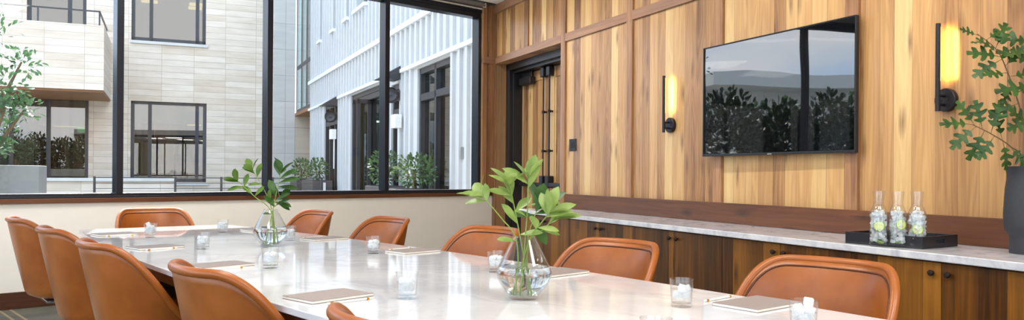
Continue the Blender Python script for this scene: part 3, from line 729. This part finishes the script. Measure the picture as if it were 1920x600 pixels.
for n, (x, y, lab) in enumerate(glasses):
    g = gproto if n == 0 else copy_tree(gproto)
    g.location = Tp(x, y, .7402); g.rotation_euler = (0, 0, rg.uniform(0, 6)); g['label'] = lab
    heap = n in (1, 9)
    for j in range(7 if not heap else 9):
        ic = iproto if (n == 0 and j == 0) else iproto.copy()
        if ic is not iproto: COL.objects.link(ic)
        ic.parent = g
        lay = j//4; a = j*1.6+rg.uniform(-.2, .2)+lay*.8; q = .0155 if lay < 2 else .009
        ic.location = (q*math.cos(a), q*math.sin(a), .040+.0165*lay+rg.uniform(-.002, .002)+(.004 if heap else 0))
        ic.rotation_euler = (rg.uniform(-.5, .5), rg.uniform(-.5, .5), a+rg.uniform(-.5, .5))
        if heap and j == 8: ic.location = (.013, .006, .081); ic.scale = (1.1,)*3
def make_notebook():
    t = thing('notebook', 'x', 'notebook', (0, 0, 0), 0, 'taupe notebooks laid at the places')
    MB().box(-.12, .12, -.083, .083, 0, .0018).build('back_cover', 'cover', t, bevel=.0006)
    MB().box(-.119, .119, -.0815, .080, .0018, .0085).build('pages', 'paper', t)
    MB().box(-.12, .12, -.083, .083, .0085, .0105).build('front_cover', 'cover', t, bevel=.0006)
    return t
nproto = make_notebook()
notes = [
 (-.495, -.872, 9, 'taupe notebook nearest the camera on the left edge of the table, gold-tipped pencil beside it'),
 (-.478, .19, 10, 'taupe notebook on the left side beside the second nearest left chair rim'),
 (-.465, 1.21, 10, 'taupe notebook on the left side, second from the far end, below the sunlit tumbler'),
 (-.42, 2.27, 4, 'taupe notebook at the far left corner of the table, in front of end chair'),
 (.505, -1.825, -1, 'taupe notebook in front of the nearest right chair, between pencil and tumbler'),
 (.53, -.86, 4, 'taupe notebook half hidden behind the near vase, before the second nearest right chair'),
 (.54, .24, 6, 'taupe notebook on the right side beside the third right chair from the window'),
 (.51, 1.2, 7, 'taupe notebook on the right side beside the second right chair from the window'),
 (.49, 2.12, 5, 'taupe notebook at the far right, mostly hidden behind the far vase'),
]
for i, (x, y, r, lab) in enumerate(notes):
    c = nproto if i == 0 else copy_tree(nproto)
    c.location = Tp(x, y, .7402); c.rotation_euler = (0, 0, TROT+R_(r)); c['label'] = lab
def make_pencil():
    t = thing('pencil', 'x', 'pencil', (0, 0, 0), 0, 'white pencils with gold bands')
    MB().tube([(-.078, 0, .0039), (.062, 0, .0039)], .0036, 6).build('shaft', 'pencil', t)
    MB().tube([(.062, 0, .0039), (.0625, 0, .0039), (.085, 0, .0039)], [.0036, .0036, .0006], 6).build('tip', 'paper', t)
    MB().tube([(-.078, 0, .0039), (-.066, 0, .0039)], .0040, 10).build('ferrule', 'gold', t, smooth=40)
    MB().tube([(.056, 0, .0039), (.066, 0, .0039)], .0040, 10).build('band', 'gold', t, smooth=40)
    MB().tube([(-.088, 0, .0039), (-.078, 0, .0039)], .0036, 10).build('eraser', 'pencil', t, smooth=40)
    return t
pproto = make_pencil()
pens = [
 (-.48, -1.0, 5, 'white pencil with gold bands below the nearest left notebook'),
 (-.49, .066, 3, 'white pencil with gold bands below the notebook by the second nearest left chair'),
 (-.46, 1.095, 12, 'white pencil with gold bands below the left notebook near the sunlit tumblers'),
 (-.41, 2.14, -6, 'white pencil with gold bands at the far left corner before the end chair'),
 (.51, -1.68, 3, 'white pencil with gold bands lying left of the nearest right notebook'),
 (.56, .385, 10, 'white pencil with gold bands behind the notebook right of the centre tumbler'),
 (.52, 1.345, 9, 'white pencil with gold bands behind the right notebook next to the far vase'),
]
for i, (x, y, r, lab) in enumerate(pens):
    c = pproto if i == 0 else copy_tree(pproto)
    c.location = Tp(x, y, .7402); c.rotation_euler = (0, 0, TROT+R_(r)); c['label'] = lab
# ------------------------------------------------------------------ the courtyard outside
struct(MB().box(-40, 40, YW+.2, 60, -.3, -.02).build('ground', 'paving'))
struct(MB().box(-40, XL-.2, -20, YW+.2, -.3, -.02).box(XL-.2, 20, -20, YB-.35, -.3, -.02).build('ground_2', 'paving'))
GO = -.33                                  # face of the grey building in wood-wall offsets
gb = thing('metal_building', 'pale grey building clad in ribbed metal, right side of the courtyard', 'building', WLOC, WROT)
def holes(mb, a0, a1, z0, z1, hs, put):
    """fill rectangle with boxes around rectangular holes (s0,s1,z0,z1)"""
    xs = sorted({a0, a1, *[h[0] for h in hs], *[h[1] for h in hs]})
    for x0, x1 in zip(xs[:-1], xs[1:]):
        seg = sorted([(h[2], h[3]) for h in hs if h[0] <= x0+1e-6 and h[1] >= x1-1e-6]); z = z0
        for p, q in seg:
            if p > z: put(mb, x0, x1, z, p)
            z = max(z, q)
        if z < z1: put(mb, x0, x1, z, z1)
dh = [(11.83, 13.62, 0, 3.02), (16.3, 19.15, 0, 3.02), (20.62, 22.62, 0, 3.02), (14.78, 15.4, 0, 2.9)]
uw = [(17.5, 18.62, 5.0, 8.2), (19.35, 19.75, 5.0, 8.2), (21.1, 21.45, 5.0, 8.2), (23.05, 23.4, 5.0, 8.2)]
wm = MB(); holes(wm, 9.6, 24.96, -.02, 10, dh+uw, lambda m, a, b, c, d: m.box(a, b, GO-.3, GO, c, d))
wm.build('wall', 'siding', gb)
bt = MB(); s = 9.7
allh = dh+uw
while s < 24.9:
    hs = [h for h in allh if h[0]-.06 < s+.05 and h[1]+.06 > s-.05]; z = -.02
    for h in sorted(hs, key=lambda h: h[2]):
        if h[2]-.02 > z: bt.box(s-.05, s+.05, GO, GO+.055, z, h[2]-.1)
        z = h[3]+.06
    bt.box(s-.05, s+.05, GO, GO+.055, z, 10); s += .325
bt.build('ribs', 'siding', gb)
MB().box(9.6, 24.97, GO, GO+.085, 3.86, 3.96).build('band', 'flash', gb)
MB().box(9.6, 24.97, GO, GO+.08, 3.05, 3.12).build('band', 'flash', gb)
for a, b, c, d in uw:
    MB().box(a-.08, b+.08, GO-.02, GO+.1, c-.1, c-.02).build('sill', 'flash', gb)
    w = MB().box(a, b, GO-.22, GO-.18, c, d).build('window', 'out_glass', gb)
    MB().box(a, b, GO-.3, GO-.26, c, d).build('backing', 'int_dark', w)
def glazed(par, a, b, z0, z1, verts, horiz, name='door'):
    f = MB().box(a, a+.08, GO-.2, GO-.04, z0, z1).box(b-.08, b, GO-.2, GO-.04, z0, z1).box(a, b, GO-.2, GO-.04, z1-.1, z1).box(a, b, GO-.2, GO-.04, z0, z0+.25)
    for v in verts: f.box(v-.05, v+.05, GO-.2, GO-.04, z0, z1)
    for h in horiz: f.box(a, b, GO-.2, GO-.04, h-.06, h+.06)
    o = f.build(name, 'out_frame', par)
    MB().box(a+.05, b-.05, GO-.13, GO-.12, z0+.2, z1-.08).build('glass', 'out_glass', o)
    return o
d3 = glazed(gb, 11.83, 13.62, 0, 3.02, [12.72], [2.5])
MB().box(11.95, 12.62, GO-.30, GO-.21, 0, 2.35).build('inner_leaf', 'door_dark', d3)
glazed(gb, 20.62, 22.62, 0, 3.02, [21.3, 22.0], [2.5])
glazed(gb, 14.78, 15.4, 0, 2.9, [], [2.35])
d2 = glazed(gb, 16.3, 19.15, 0, 3.02, [], [2.85], 'folding_door')
for s, oy in ((18.5, .10), (17.9, .22), (17.5, .22)):
    q = MB().box(s-.03, s+.03, GO-.1, GO-.02, 0, 2.8).box(s-.03, s+.03, GO+oy-.08, GO+oy, 0, 2.8).box(s-.03, s+.03, GO-.1, GO+oy, 2.7, 2.8).box(s-.03, s+.03, GO-.1, GO+oy, 0, .2)
    lf = q.build('folded_leaf', 'out_frame', d2)
    MB().box(s-.008, s+.008, GO-.05, GO+oy-.05, .15, 2.75).build('glass', 'green_glass', lf)
# rooms behind the doors
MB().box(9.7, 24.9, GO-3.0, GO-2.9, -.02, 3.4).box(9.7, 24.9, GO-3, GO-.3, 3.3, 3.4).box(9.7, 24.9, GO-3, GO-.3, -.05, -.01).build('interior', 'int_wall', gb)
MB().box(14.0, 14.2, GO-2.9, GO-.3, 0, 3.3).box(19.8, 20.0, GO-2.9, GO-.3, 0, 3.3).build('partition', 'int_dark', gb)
MB().box(12.05, 12.4, GO-.32, GO-.31, 2.06, 2.2).build('exit_sign', 'exit', gb)
# glazed bay and recess between the two buildings
MB().box(24.97, 28.15, GO-.15, GO-.05, 3.25, 10).build('bay_glazing', 'green_glass', gb)
fm = MB()
for s in (25.0, 26.0, 27.05, 28.1): fm.box(s-.05, s+.05, GO-.1, GO-.042, 3.2, 10)
for z in (3.25, 4.75, 7.2): fm.box(24.97, 28.15, GO-.1, GO-.04, z-.06, z+.06)
fm.build('bay_frame', 'out_frame', gb)
MB().box(24.97, 28.15, GO-3.0, GO+.0, 3.1, 3.2).build('soffit', 'soffit', gb)
MB().box(24.97, 28.15, GO-.5, GO-.35, 3.2, 10).build('bay_backing', 'white_sheet', gb)
MB().box(24.97, 28.15, GO-2.9, GO-2.8, -.02, 3.1).box(28.15, 28.4, GO-2.9, GO+.0, -.02, 3.1).build('recess_wall', 'recess', gb)
# stone building (front face at s = 28.15, looking back toward the room)
SF = 28.15
sb = thing('stone_building', 'beige stone building with dark framed windows and balcony across the courtyard', 'building', WLOC, WROT)
def no(n): return D1-n                     # n coordinate -> wall offset
def nbox(m, s0, s1, n0, n1, z0, z1): return m.box(s0, s1, no(n1), no(n0), z0, z1)
wins = [(-1.0, 1.28, .79, 3.42), (-1.0, 1.24, 5.38, 8.3), (-5.2, -2.2, .81, 3.48), (-3.9, -2.28, 5.2, 8.3)]
wl = MB(); holes(wl, -7.4, 3.42, -.02, 10.5, wins, lambda m, a, b, c, d: nbox(m, SF, SF+.35, a, b, c, d))
wl.build('wall', 'stone', sb)
nbox(MB(), SF-.01, SF+.35, 3.42, 4.15, -.02, 10.5).build('pier', 'pier', sb)
for i, (a, b, c, d) in enumerate(wins):
    f = MB(); nbox(f, SF+.1, SF+.22, a, b, d-.09, d); nbox(f, SF+.1, SF+.22, a, b, c, c+.12)
    vs = {0: [-.44, .99], 1: [-.42, .98], 2: [-3.31, -4.3], 3: [-2.75]}[i]
    for v in [a+.05, b-.05]+vs: nbox(f, SF+.1, SF+.22, v-.055, v+.055, c, d)
    w = f.build('window', 'out_frame', sb)
    MB_ = MB(); nbox(MB_, SF+.155, SF+.165, a+.04, b-.04, c+.05, d-.05); MB_.build('pane', 'out_glass', w)
    q = MB(); nbox(q, SF-.06, SF+.2, a-.04, b+.06, c-.1, c-.01); q.build('sill', 'conc', w)
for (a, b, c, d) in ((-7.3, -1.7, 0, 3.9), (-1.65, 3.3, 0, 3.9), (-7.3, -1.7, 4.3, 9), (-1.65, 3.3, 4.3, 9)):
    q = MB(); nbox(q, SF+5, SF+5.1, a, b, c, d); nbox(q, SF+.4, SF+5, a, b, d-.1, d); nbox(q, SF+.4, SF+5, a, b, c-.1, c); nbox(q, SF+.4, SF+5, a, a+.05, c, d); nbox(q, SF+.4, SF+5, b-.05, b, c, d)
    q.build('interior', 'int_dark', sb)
q = MB()
for n in (-.75, .05, .75): nbox(q, SF+3.4, SF+3.45, n-.25, n+.3, .75, 2.2)
q.build('wall_panel', 'int_wall', sb)
q = MB()
for n in (-.38, .42, 1.1): nbox(q, SF+2.2, SF+2.4, n-.12, n+.12, .0, 1.75)
nbox(q, SF+1.6, SF+2.2, -.9, 1.2, .8, .95); q.build('furniture', 'out_frame', sb)
for (s, n0, n1, z) in ((1.2, -.85, -.35, 3.0), (2.0, -.85, -.35, 2.85), (1.2, .75, 1.2, 2.95), (2.0, .75, 1.2, 2.8), (1.0, -.78, -.25, 7.0), (2.2, -.78, -.25, 7.1), (1.0, .75, 1.2, 6.9), (2.2, .75, 1.2, 7.0), (1.0, -3.4, -2.5, 6.9), (2.4, -3.4, -2.5, 7.1), (1.3, -3.3, -2.4, 2.6), (2.6, -3.6, -2.9, 2.7)):
    q = MB(); nbox(q, SF+s, SF+s+.35, n0, n1, z, z+.05); q.build('ceiling_strip', 'int_light', sb)
q = MB(); nbox(q, SF+.28, SF+.3, -.95, 1.22, 2.72, 3.3); q.build('white_sheet', 'white_sheet', sb)  # white sheet put in for the bright canopies mirrored in the panes
q = MB(); nbox(q, SF+.28, SF+.3, -4.65, -3.72, .85, 3.4); q.build('pale_sheet', 'pale_sheet', sb)  # plain white sheet behind the left panes
q = MB(); nbox(q, SF+.28, SF+.3, -3.6, -2.25, 2.55, 3.4); q.build('white_sheet', 'white_sheet', sb)
q = MB(); nbox(q, SF+1.5, SF+1.6, -3.0, -2.3, 1.2, 2.1); q.build('display_board', 'white_sheet', sb)
q = MB(); nbox(q, SF+1.2, SF+1.22, -2.62, -2.36, 2.4, 2.6); q.build('exit_sign', 'exit', sb)
BS = 24.95
bal = MB(); nbox(bal, BS, BS+.2, -7.0, -1.58, 3.42, 5.24); nbox(bal, BS+.2, SF, -1.78, -1.58, 3.42, 5.24)
bo = bal.build('balcony', 'stone', sb)
q = MB(); nbox(q, BS+.1, SF, -7.0, -1.6, 3.36, 3.5); q.build('balcony_soffit', 'soffit', bo)
q = MB(); nbox(q, BS+.06, BS+.09, -7.0, -1.68, 5.62, 5.66)
for n in (-1.7, -3.2, -4.7, -6.2): nbox(q, BS+.06, BS+.09, n-.02, n+.02, 5.24, 5.64)
for n in (-1.7,): nbox(q, BS+.06, SF, n-.02, n+.02, 5.62, 5.66)
q.build('balcony_rail', 'out_frame', bo)
# low wall, cable railing, planters
lo = MB(); nbox(lo, 24.2, 24.5, -6.5, .25, -.02, .86); o = lo.build('low_wall', 'stone', loc=WLOC, rot=WROT)
tag(o, 'low beige garden wall with a white coping below the stone building windows', 'wall')
q = MB(); nbox(q, 24.14, 24.56, -6.5, .3, .865, .95); q.build('coping', 'conc', o)
rl = thing('cable_railing', 'dark cable railing with thin posts crossing the courtyard before the stone building', 'railing', WLOC, WROT)
for n in (-1.15, .19, 1.0, 1.95, 2.9):
    q = MB(); nbox(q, 16, 16.04, n-.02, n+.02, -.02, 1.05); q.build('post', 'out_frame', rl)
q = MB()
for z in (1.03, .93, .83, .73, .63, .5): q.tube([(16.02, no(-1.15), z), (16.02, no(2.9), z)], .006 if z < 1 else .010, 6)
q.build('cables', 'out_frame', rl)
zp = MB(); nbox(zp, 13.4, 14.2, -6, -1.68, -.02, 1.22); 
o = tag(zp.build('trough_planter', 'zinc', loc=WLOC, rot=WROT, bevel=.01), 'large grey metal trough at the lower left beyond the glass', 'planter')
q = MB(); nbox(q, 13.385, 13.4, -2.62, -2.6, 0, 1.22); q.build('panel_joint', 'out_frame', o)
def leaf_ball(mb, c, rx, ry, rz, n, L, rr, hollow=.35):
    for _ in range(n):
        while True:
            p = Vector((rr.uniform(-1, 1), rr.uniform(-1, 1), rr.uniform(-1, 1)))
            if hollow < p.length < 1: break
        d = (p+Vector((rr.uniform(-.7, .7), rr.uniform(-.7, .7), rr.uniform(-.3, .9)))).normalized()
        leaf_geo(mb, Vector((c[0]+p.x*rx, c[1]+p.y*ry, c[2]+p.z*rz)), d, Vector((rr.uniform(-1, 1), rr.uniform(-1, 1), 1)), L*rr.uniform(.7, 1.2), L*.5, ob, .15, .2, 3)
def planter_shrub(s, off, w, d, h, top, seed, lab_s, lab_p, white=False):
    P = Wp(s, off, -.02)
    p = thing('planter_box', lab_p, 'planter', P, WROT, 'dark planters along the metal building')
    MB().box(-w/2, w/2, -d/2, d/2, 0, h).build('box', 'planter', p, bevel=.01)
    MB().box(-w/2+.03, w/2-.03, -d/2+.03, d/2-.03, h-.01, h+.012).build('soil', 'int_dark', p)
    if white: part_label(MB().box(-w/2-.16, -w/2-.02, d/2-.3, d/2-.26, 0, h-.05).build('side_panel', 'conc', p), 'pale side panel')
    rr = random.Random(seed)
    sh = thing('shrub', lab_s, 'shrub', P+UP*(h+.013), WROT, 'shrubs in the planters')
    tr_ = MB()
    for j in range(5): tr_.tube([(rr.uniform(-.05, .05)*w, rr.uniform(-.05, .05), 0), (rr.uniform(-.3, .3)*w, rr.uniform(-.2, .2)*d, (top-h)*.6)], .012, 5)
    tr_.build('stems', 'twig', sh)
    lm = MB(); hh_ = (top-h)/2
    leaf_ball(lm, (0, 0, hh_+.02), w*.5, d*.55, hh_, 420, .085, rr, .15)
    lm.build('foliage', 'leaf_out', sh, smooth=70)
planter_shrub(24.1, .05, 1.3, .5, .93, 1.55, 51, 'green shrub in the planter farthest along the metal building', 'dark planter box farthest along the metal building')
planter_shrub(21.2, .12, 1.75, .5, .96, 1.50, 52, 'green shrub in the second farthest planter, before the narrow glazed door', 'dark planter box second farthest along the metal building', True)
planter_shrub(14.6, .0, 1.1, .5, .92, 1.55, 53, 'green shrub just right of the third window mullion, under the round lamp', 'dark planter box second nearest along the metal building, under the round lamp')
planter_shrub(12.45, .05, 1.5, .5, .90, 1.42, 54, 'widest green shrub, before the glazed door nearest the window', 'dark planter box nearest the window, before the glazed door', True)
def disc_lamp(s, z, lab, r):
    t = thing('disc_wall_lamp', lab, 'wall lamp', Wp(s, GO+.056, z), WROT, 'round black lamps on the metal building')
    MB().tube([(0, 0, .0), (0, .1, 0)], .03, 10).box(-.06, .06, 0, .02, -.1, .1).build('bracket', 'out_frame', t)
    MB().lathe([(0, -.06), (r*.8, -.06), (r, -.03), (r, .03), (r*.85, .06), (r*.8, .05), (r*.3, .03), (0, .045)], 28).build('disc', 'black', t, loc=(0, .16, 0), smooth=40, eul=(R_(-90), 0, R_(60)))
    return t
disc_lamp(14.62, 2.63, 'larger round black lamp on the metal building, beside the third mullion', .15)
disc_lamp(20.55, 2.60, 'smaller round black lamp farther along the metal building', .155)
def wedge(s, z, lab):
    o = MB(); o.v = [(-.22, 0, 0), (.22, 0, 0), (-.22, 0, .26), (.22, 0, .26), (-.22, .42, .0), (.22, .42, .0)]
    o.f = [(0, 2, 3, 1), (0, 1, 5, 4), (2, 4, 5, 3), (0, 4, 2), (1, 3, 5)]
    tag(o.build('flood_lamp', 'out_frame', loc=Wp(s, GO+.056, z), rot=WROT), lab, 'lamp', 'wedge shaped lamps on the metal building')
wedge(14.75, 2.93, 'dark wedge lamp above the larger round black lamp'); wedge(20.7, 2.88, 'dark wedge lamp above the smaller round black lamp')
for s, z, lab in ((14.55, 2.13, 'white box on the metal building right of the third mullion'), (20.72, 2.15, 'white box on the metal building beneath the smaller round lamp')):
    o = tag(MB().box(-.13, .13, 0, .14, -.13, .13).build('junction_box', 'bead', loc=Wp(s, GO+.056, z), rot=WROT, bevel=.01), lab, 'junction box', 'white boxes on the metal building')
    MB().tube([(-.08, .05, -.13), (-.08, .05, -.9)], .018, 8).build('conduit', 'flash', o)
o = tag(MB().box(-.09, .09, 0, .02, -.09, .09).build('key_plate', 'zinc', loc=Wp(11.26, GO+.001, 1.46), rot=WROT, bevel=.004), 'small grey square plate on the metal building near the window jamb', 'plate')
# tree at the left, hedge and pale low building farther left (what the television mirrors)
def tree(loc, h, crown, n, L, seed, lab, mat='leaf_tree'):
    rr = random.Random(seed); t = thing('tree', lab, 'tree', loc, 0)
    tk = MB().tube([(0, 0, 0), (.05, .02, h*.4), (.0, .05, h*.75)], [.09, .07, .04], 8)
    for c in crown: tk.tube([(0.02, .03, h*.42), (c[0]*.6, c[1]*.6, c[2]*.85), (c[0], c[1], c[2])], [.04, .025, .012], 6)
    tk.build('trunk', 'twig', t, smooth=60)
    lm = MB()
    for c in crown: leaf_ball(lm, c[:3], c[3], c[3], c[3]*.8, n, L, rr, .1)
    lm.build('foliage', mat, t, smooth=70)
    return t
pt = ray_at(-28, 11.2); pt.z = -.02
cr = [(RT*a+FW*c+UP*z).to_tuple()+(r,) for a, z, c, r in ((.25, 2.35, 0, .32), (.5, 2.05, .1, .22), (.0, 3.2, 0, .5), (.32, 2.75, .3, .25), (-.2, 2.6, -.2, .5), (.05, 1.7, .2, .25), (-.5, 3.4, 0, .6), (.2, 1.5, 0, .14), (.3, 2.1, 0, .25))]
tree(pt, 3.0, cr, 90, .10, 61, 'slender green tree at the left edge outside the window')
rr = random.Random(71); hm = MB()
for i in range(9): leaf_ball(hm, (-8.1+i*1.12, 13.4+rr.uniform(-.2, .2), 1.3), .9, .6, 1.5+rr.uniform(-.1, .25), 2600, .17, rr, .3)
hd = thing('hedge', 'dense dark clipped hedge beyond the left end of the window', 'hedge')
hm.build('foliage', 'leaf_hedge', hd, smooth=70)
hs_ = MB()
for i in range(12): hs_.tube([(-8.2+i*.78, 13.4, -.02), (-8.2+i*.78+rr.uniform(-.2, .2), 13.4, 1.5)], .04, 6)
hs_.build('stems', 'twig', hd)
for i, (x, y, hgt, lab) in enumerate(((-3.6, 15.7, 3.4, 'bushy tree behind the left part of the hedge'), (-1.2, 15.8, 3.1, 'bushy tree behind the middle of the hedge'), (-6.6, 15.7, 3.9, 'tallest bushy tree at the far left of the hedge'))):
    tree((x, y, -.02), hgt, [(0, 0, hgt*.8, .8), (.5, .2, hgt*.65, .6), (-.5, -.1, hgt*.7, .6)], 220, .16, 80+i, lab, 'leaf_out')
lb = thing('low_building', 'low white building with an overhanging flat roof beyond the hedge', 'building', (0, 0, 0))
MB().box(-22, -4.2, 27, 34, -.02, 4.5).build('wall', 'canopy', lb)
MB().box(-23, -3.6, 25.5, 35, 4.5, 5.0).build('roof', 'canopy', lb)
wq = MB()
for i in range(6): wq.box(-21+i*2.8, -19.3+i*2.8, 26.97, 27.01, 1.0, 2.8)
wq.build('windows', 'out_frame', lb)
# ------------------------------------------------------------------ fill lamps added at the ceiling, sky and sun
def fill_panel(x, y, w, d, e, lab):  # unseen fill lights added at the ceiling to brighten the room
    t = thing('added_fill_light', lab, 'ceiling light', (x, y, CEIL), TROT, 'added fill lights over the table')
    MB().box(-w/2-.03, w/2+.03, -d/2-.03, d/2+.03, -.05, 0).build('housing', 'white', t, bevel=.004)
    MB().box(-w/2, w/2, -d/2, d/2, -.054, -.0501).build('diffuser', 'fill_glow', t)
    l = bpy.data.lights.new('fill_lamp', 'AREA'); l.shape = 'RECTANGLE'; l.size = w; l.size_y = d; l.energy = e; l.color = (1, .97, .94)
    lo = bpy.data.objects.new('fill_lamp', l); COL.objects.link(lo); lo.parent = t; lo.location = (0, 0, -.06)
    return t
for i, (x, y) in enumerate(((1.5, .6), (1.75, 3.4), (2.5, -.9), (.2, 2.2))):
    fill_panel(x, y, .9, .9, 21, ['added square fill light above the near end of the table', 'added square fill light above the middle of the table', 'added square fill light near the wood wall behind the camera', 'added square fill light above the left chairs'][i])
def washer(a, b, toward, e, lab, frame=True):  # unseen washers added to lift the wood wall and low cream wall
    """washer added to brighten one wall: housing plus a lamp tilted at it"""
    p = (a+b)/2; d = b-a; t = thing('added_wall_washer', lab, 'ceiling light', p, math.atan2(d.y, d.x), 'added wall washers at the ceiling')
    w = d.length/2
    MB().box(-w, w, -.05, .05, -.06, 0).build('housing', 'white', t, bevel=.004)
    l = bpy.data.lights.new('fill_washer_lamp', 'AREA'); l.shape = 'RECTANGLE'; l.size = 2*w; l.size_y = .08; l.energy = e; l.color = (1, .97, .93); l.spread = R_(120)
    lo = bpy.data.objects.new('fill_washer_lamp', l); COL.objects.link(lo); lo.parent = t; lo.location = (0, 0, -.075)
    v_ = t.matrix_basis.to_3x3().inverted() @ Vector(toward).normalized()
    lo.rotation_euler = (-v_).to_track_quat('Z', 'Y').to_euler()
nr = N1*.62-UP*.75
washer(Wp(4.6, 1.3, CEIL), Wp(1.4, 1.3, CEIL), nr, 24, 'added slim wall washer before the television side of the wood wall')
washer(Wp(8.6, 1.3, CEIL), Wp(5.2, 1.3, CEIL), nr, 23, 'added slim wall washer before the doorway side of the wood wall')
washer(Vector((-1.6, 6.4, CEIL)), Vector((3.9, 6.4, CEIL)), (.12, .38, -.9), 40, 'added slim wall washer before the window wall')
W = bpy.data.worlds.new('sky'); S.world = W; W.use_nodes = True
wt = W.node_tree; wt.nodes.clear()
tc = wt.nodes.new('ShaderNodeTexCoord'); mp = wt.nodes.new('ShaderNodeMapping'); mp.inputs['Location'].default_value = (1.1, .2, 0)
mp.inputs['Scale'].default_value = (1, 1, 2.2); wt.links.new(tc.outputs['Generated'], mp.inputs[0])
nz = wt.nodes.new('ShaderNodeTexNoise'); nz.inputs['Scale'].default_value = 1.6; nz.inputs['Detail'].default_value = 5; wt.links.new(mp.outputs[0], nz.inputs[0])
rp = wt.nodes.new('ShaderNodeValToRGB'); rp.color_ramp.elements[0].position = .45; rp.color_ramp.elements[0].color = (.42, .68, 1, 1)
rp.color_ramp.elements[1].position = .6; rp.color_ramp.elements[1].color = (1, 1, 1, 1)
wt.links.new(nz.outputs[0], rp.inputs[0])
bg = wt.nodes.new('ShaderNodeBackground'); bg.inputs[1].default_value = 2.6; wt.links.new(rp.outputs[0], bg.inputs[0])
wo = wt.nodes.new('ShaderNodeOutputWorld'); wt.links.new(bg.outputs[0], wo.inputs[0])
sun = bpy.data.lights.new('sun', 'SUN'); sun.energy = 9; sun.angle = R_(.6); sun.color = (1, .95, .86)
so = bpy.data.objects.new('sun', sun); COL.objects.link(so)
to_sun = Vector((.38, .92, 1.06)).normalized()
so.rotation_euler = to_sun.to_track_quat('Z', 'Y').to_euler()
# ------------------------------------------------------------------ camera and view
cam = bpy.data.cameras.new('camera'); cam.sensor_width = 36; cam.lens = 36*FPX/1920
cam.shift_y = (HY-300)/1920; cam.clip_start = .05; cam.clip_end = 300
co = bpy.data.objects.new('camera', cam); COL.objects.link(co)
a = math.atan(ROLL); Rc = RT*math.cos(a)+UP*math.sin(a); Uc = UP*math.cos(a)-RT*math.sin(a)
mw = Matrix((( Rc.x, Uc.x, -FW.x, 0), (Rc.y, Uc.y, -FW.y, 0), (Rc.z, Uc.z, -FW.z, H_CAM), (0, 0, 0, 1)))
co.matrix_world = mw
S.camera = co
v = S.view_settings; v.view_transform = 'Standard'; v.look = 'None'; v.gamma = 1; v.exposure = .45; v.use_curve_mapping = False
S.cycles.use_denoising = True; S.cycles.max_bounces = 12; S.cycles.transparent_max_bounces = 24; S.cycles.transmission_bounces = 10
S.cycles.sample_clamp_indirect = 6
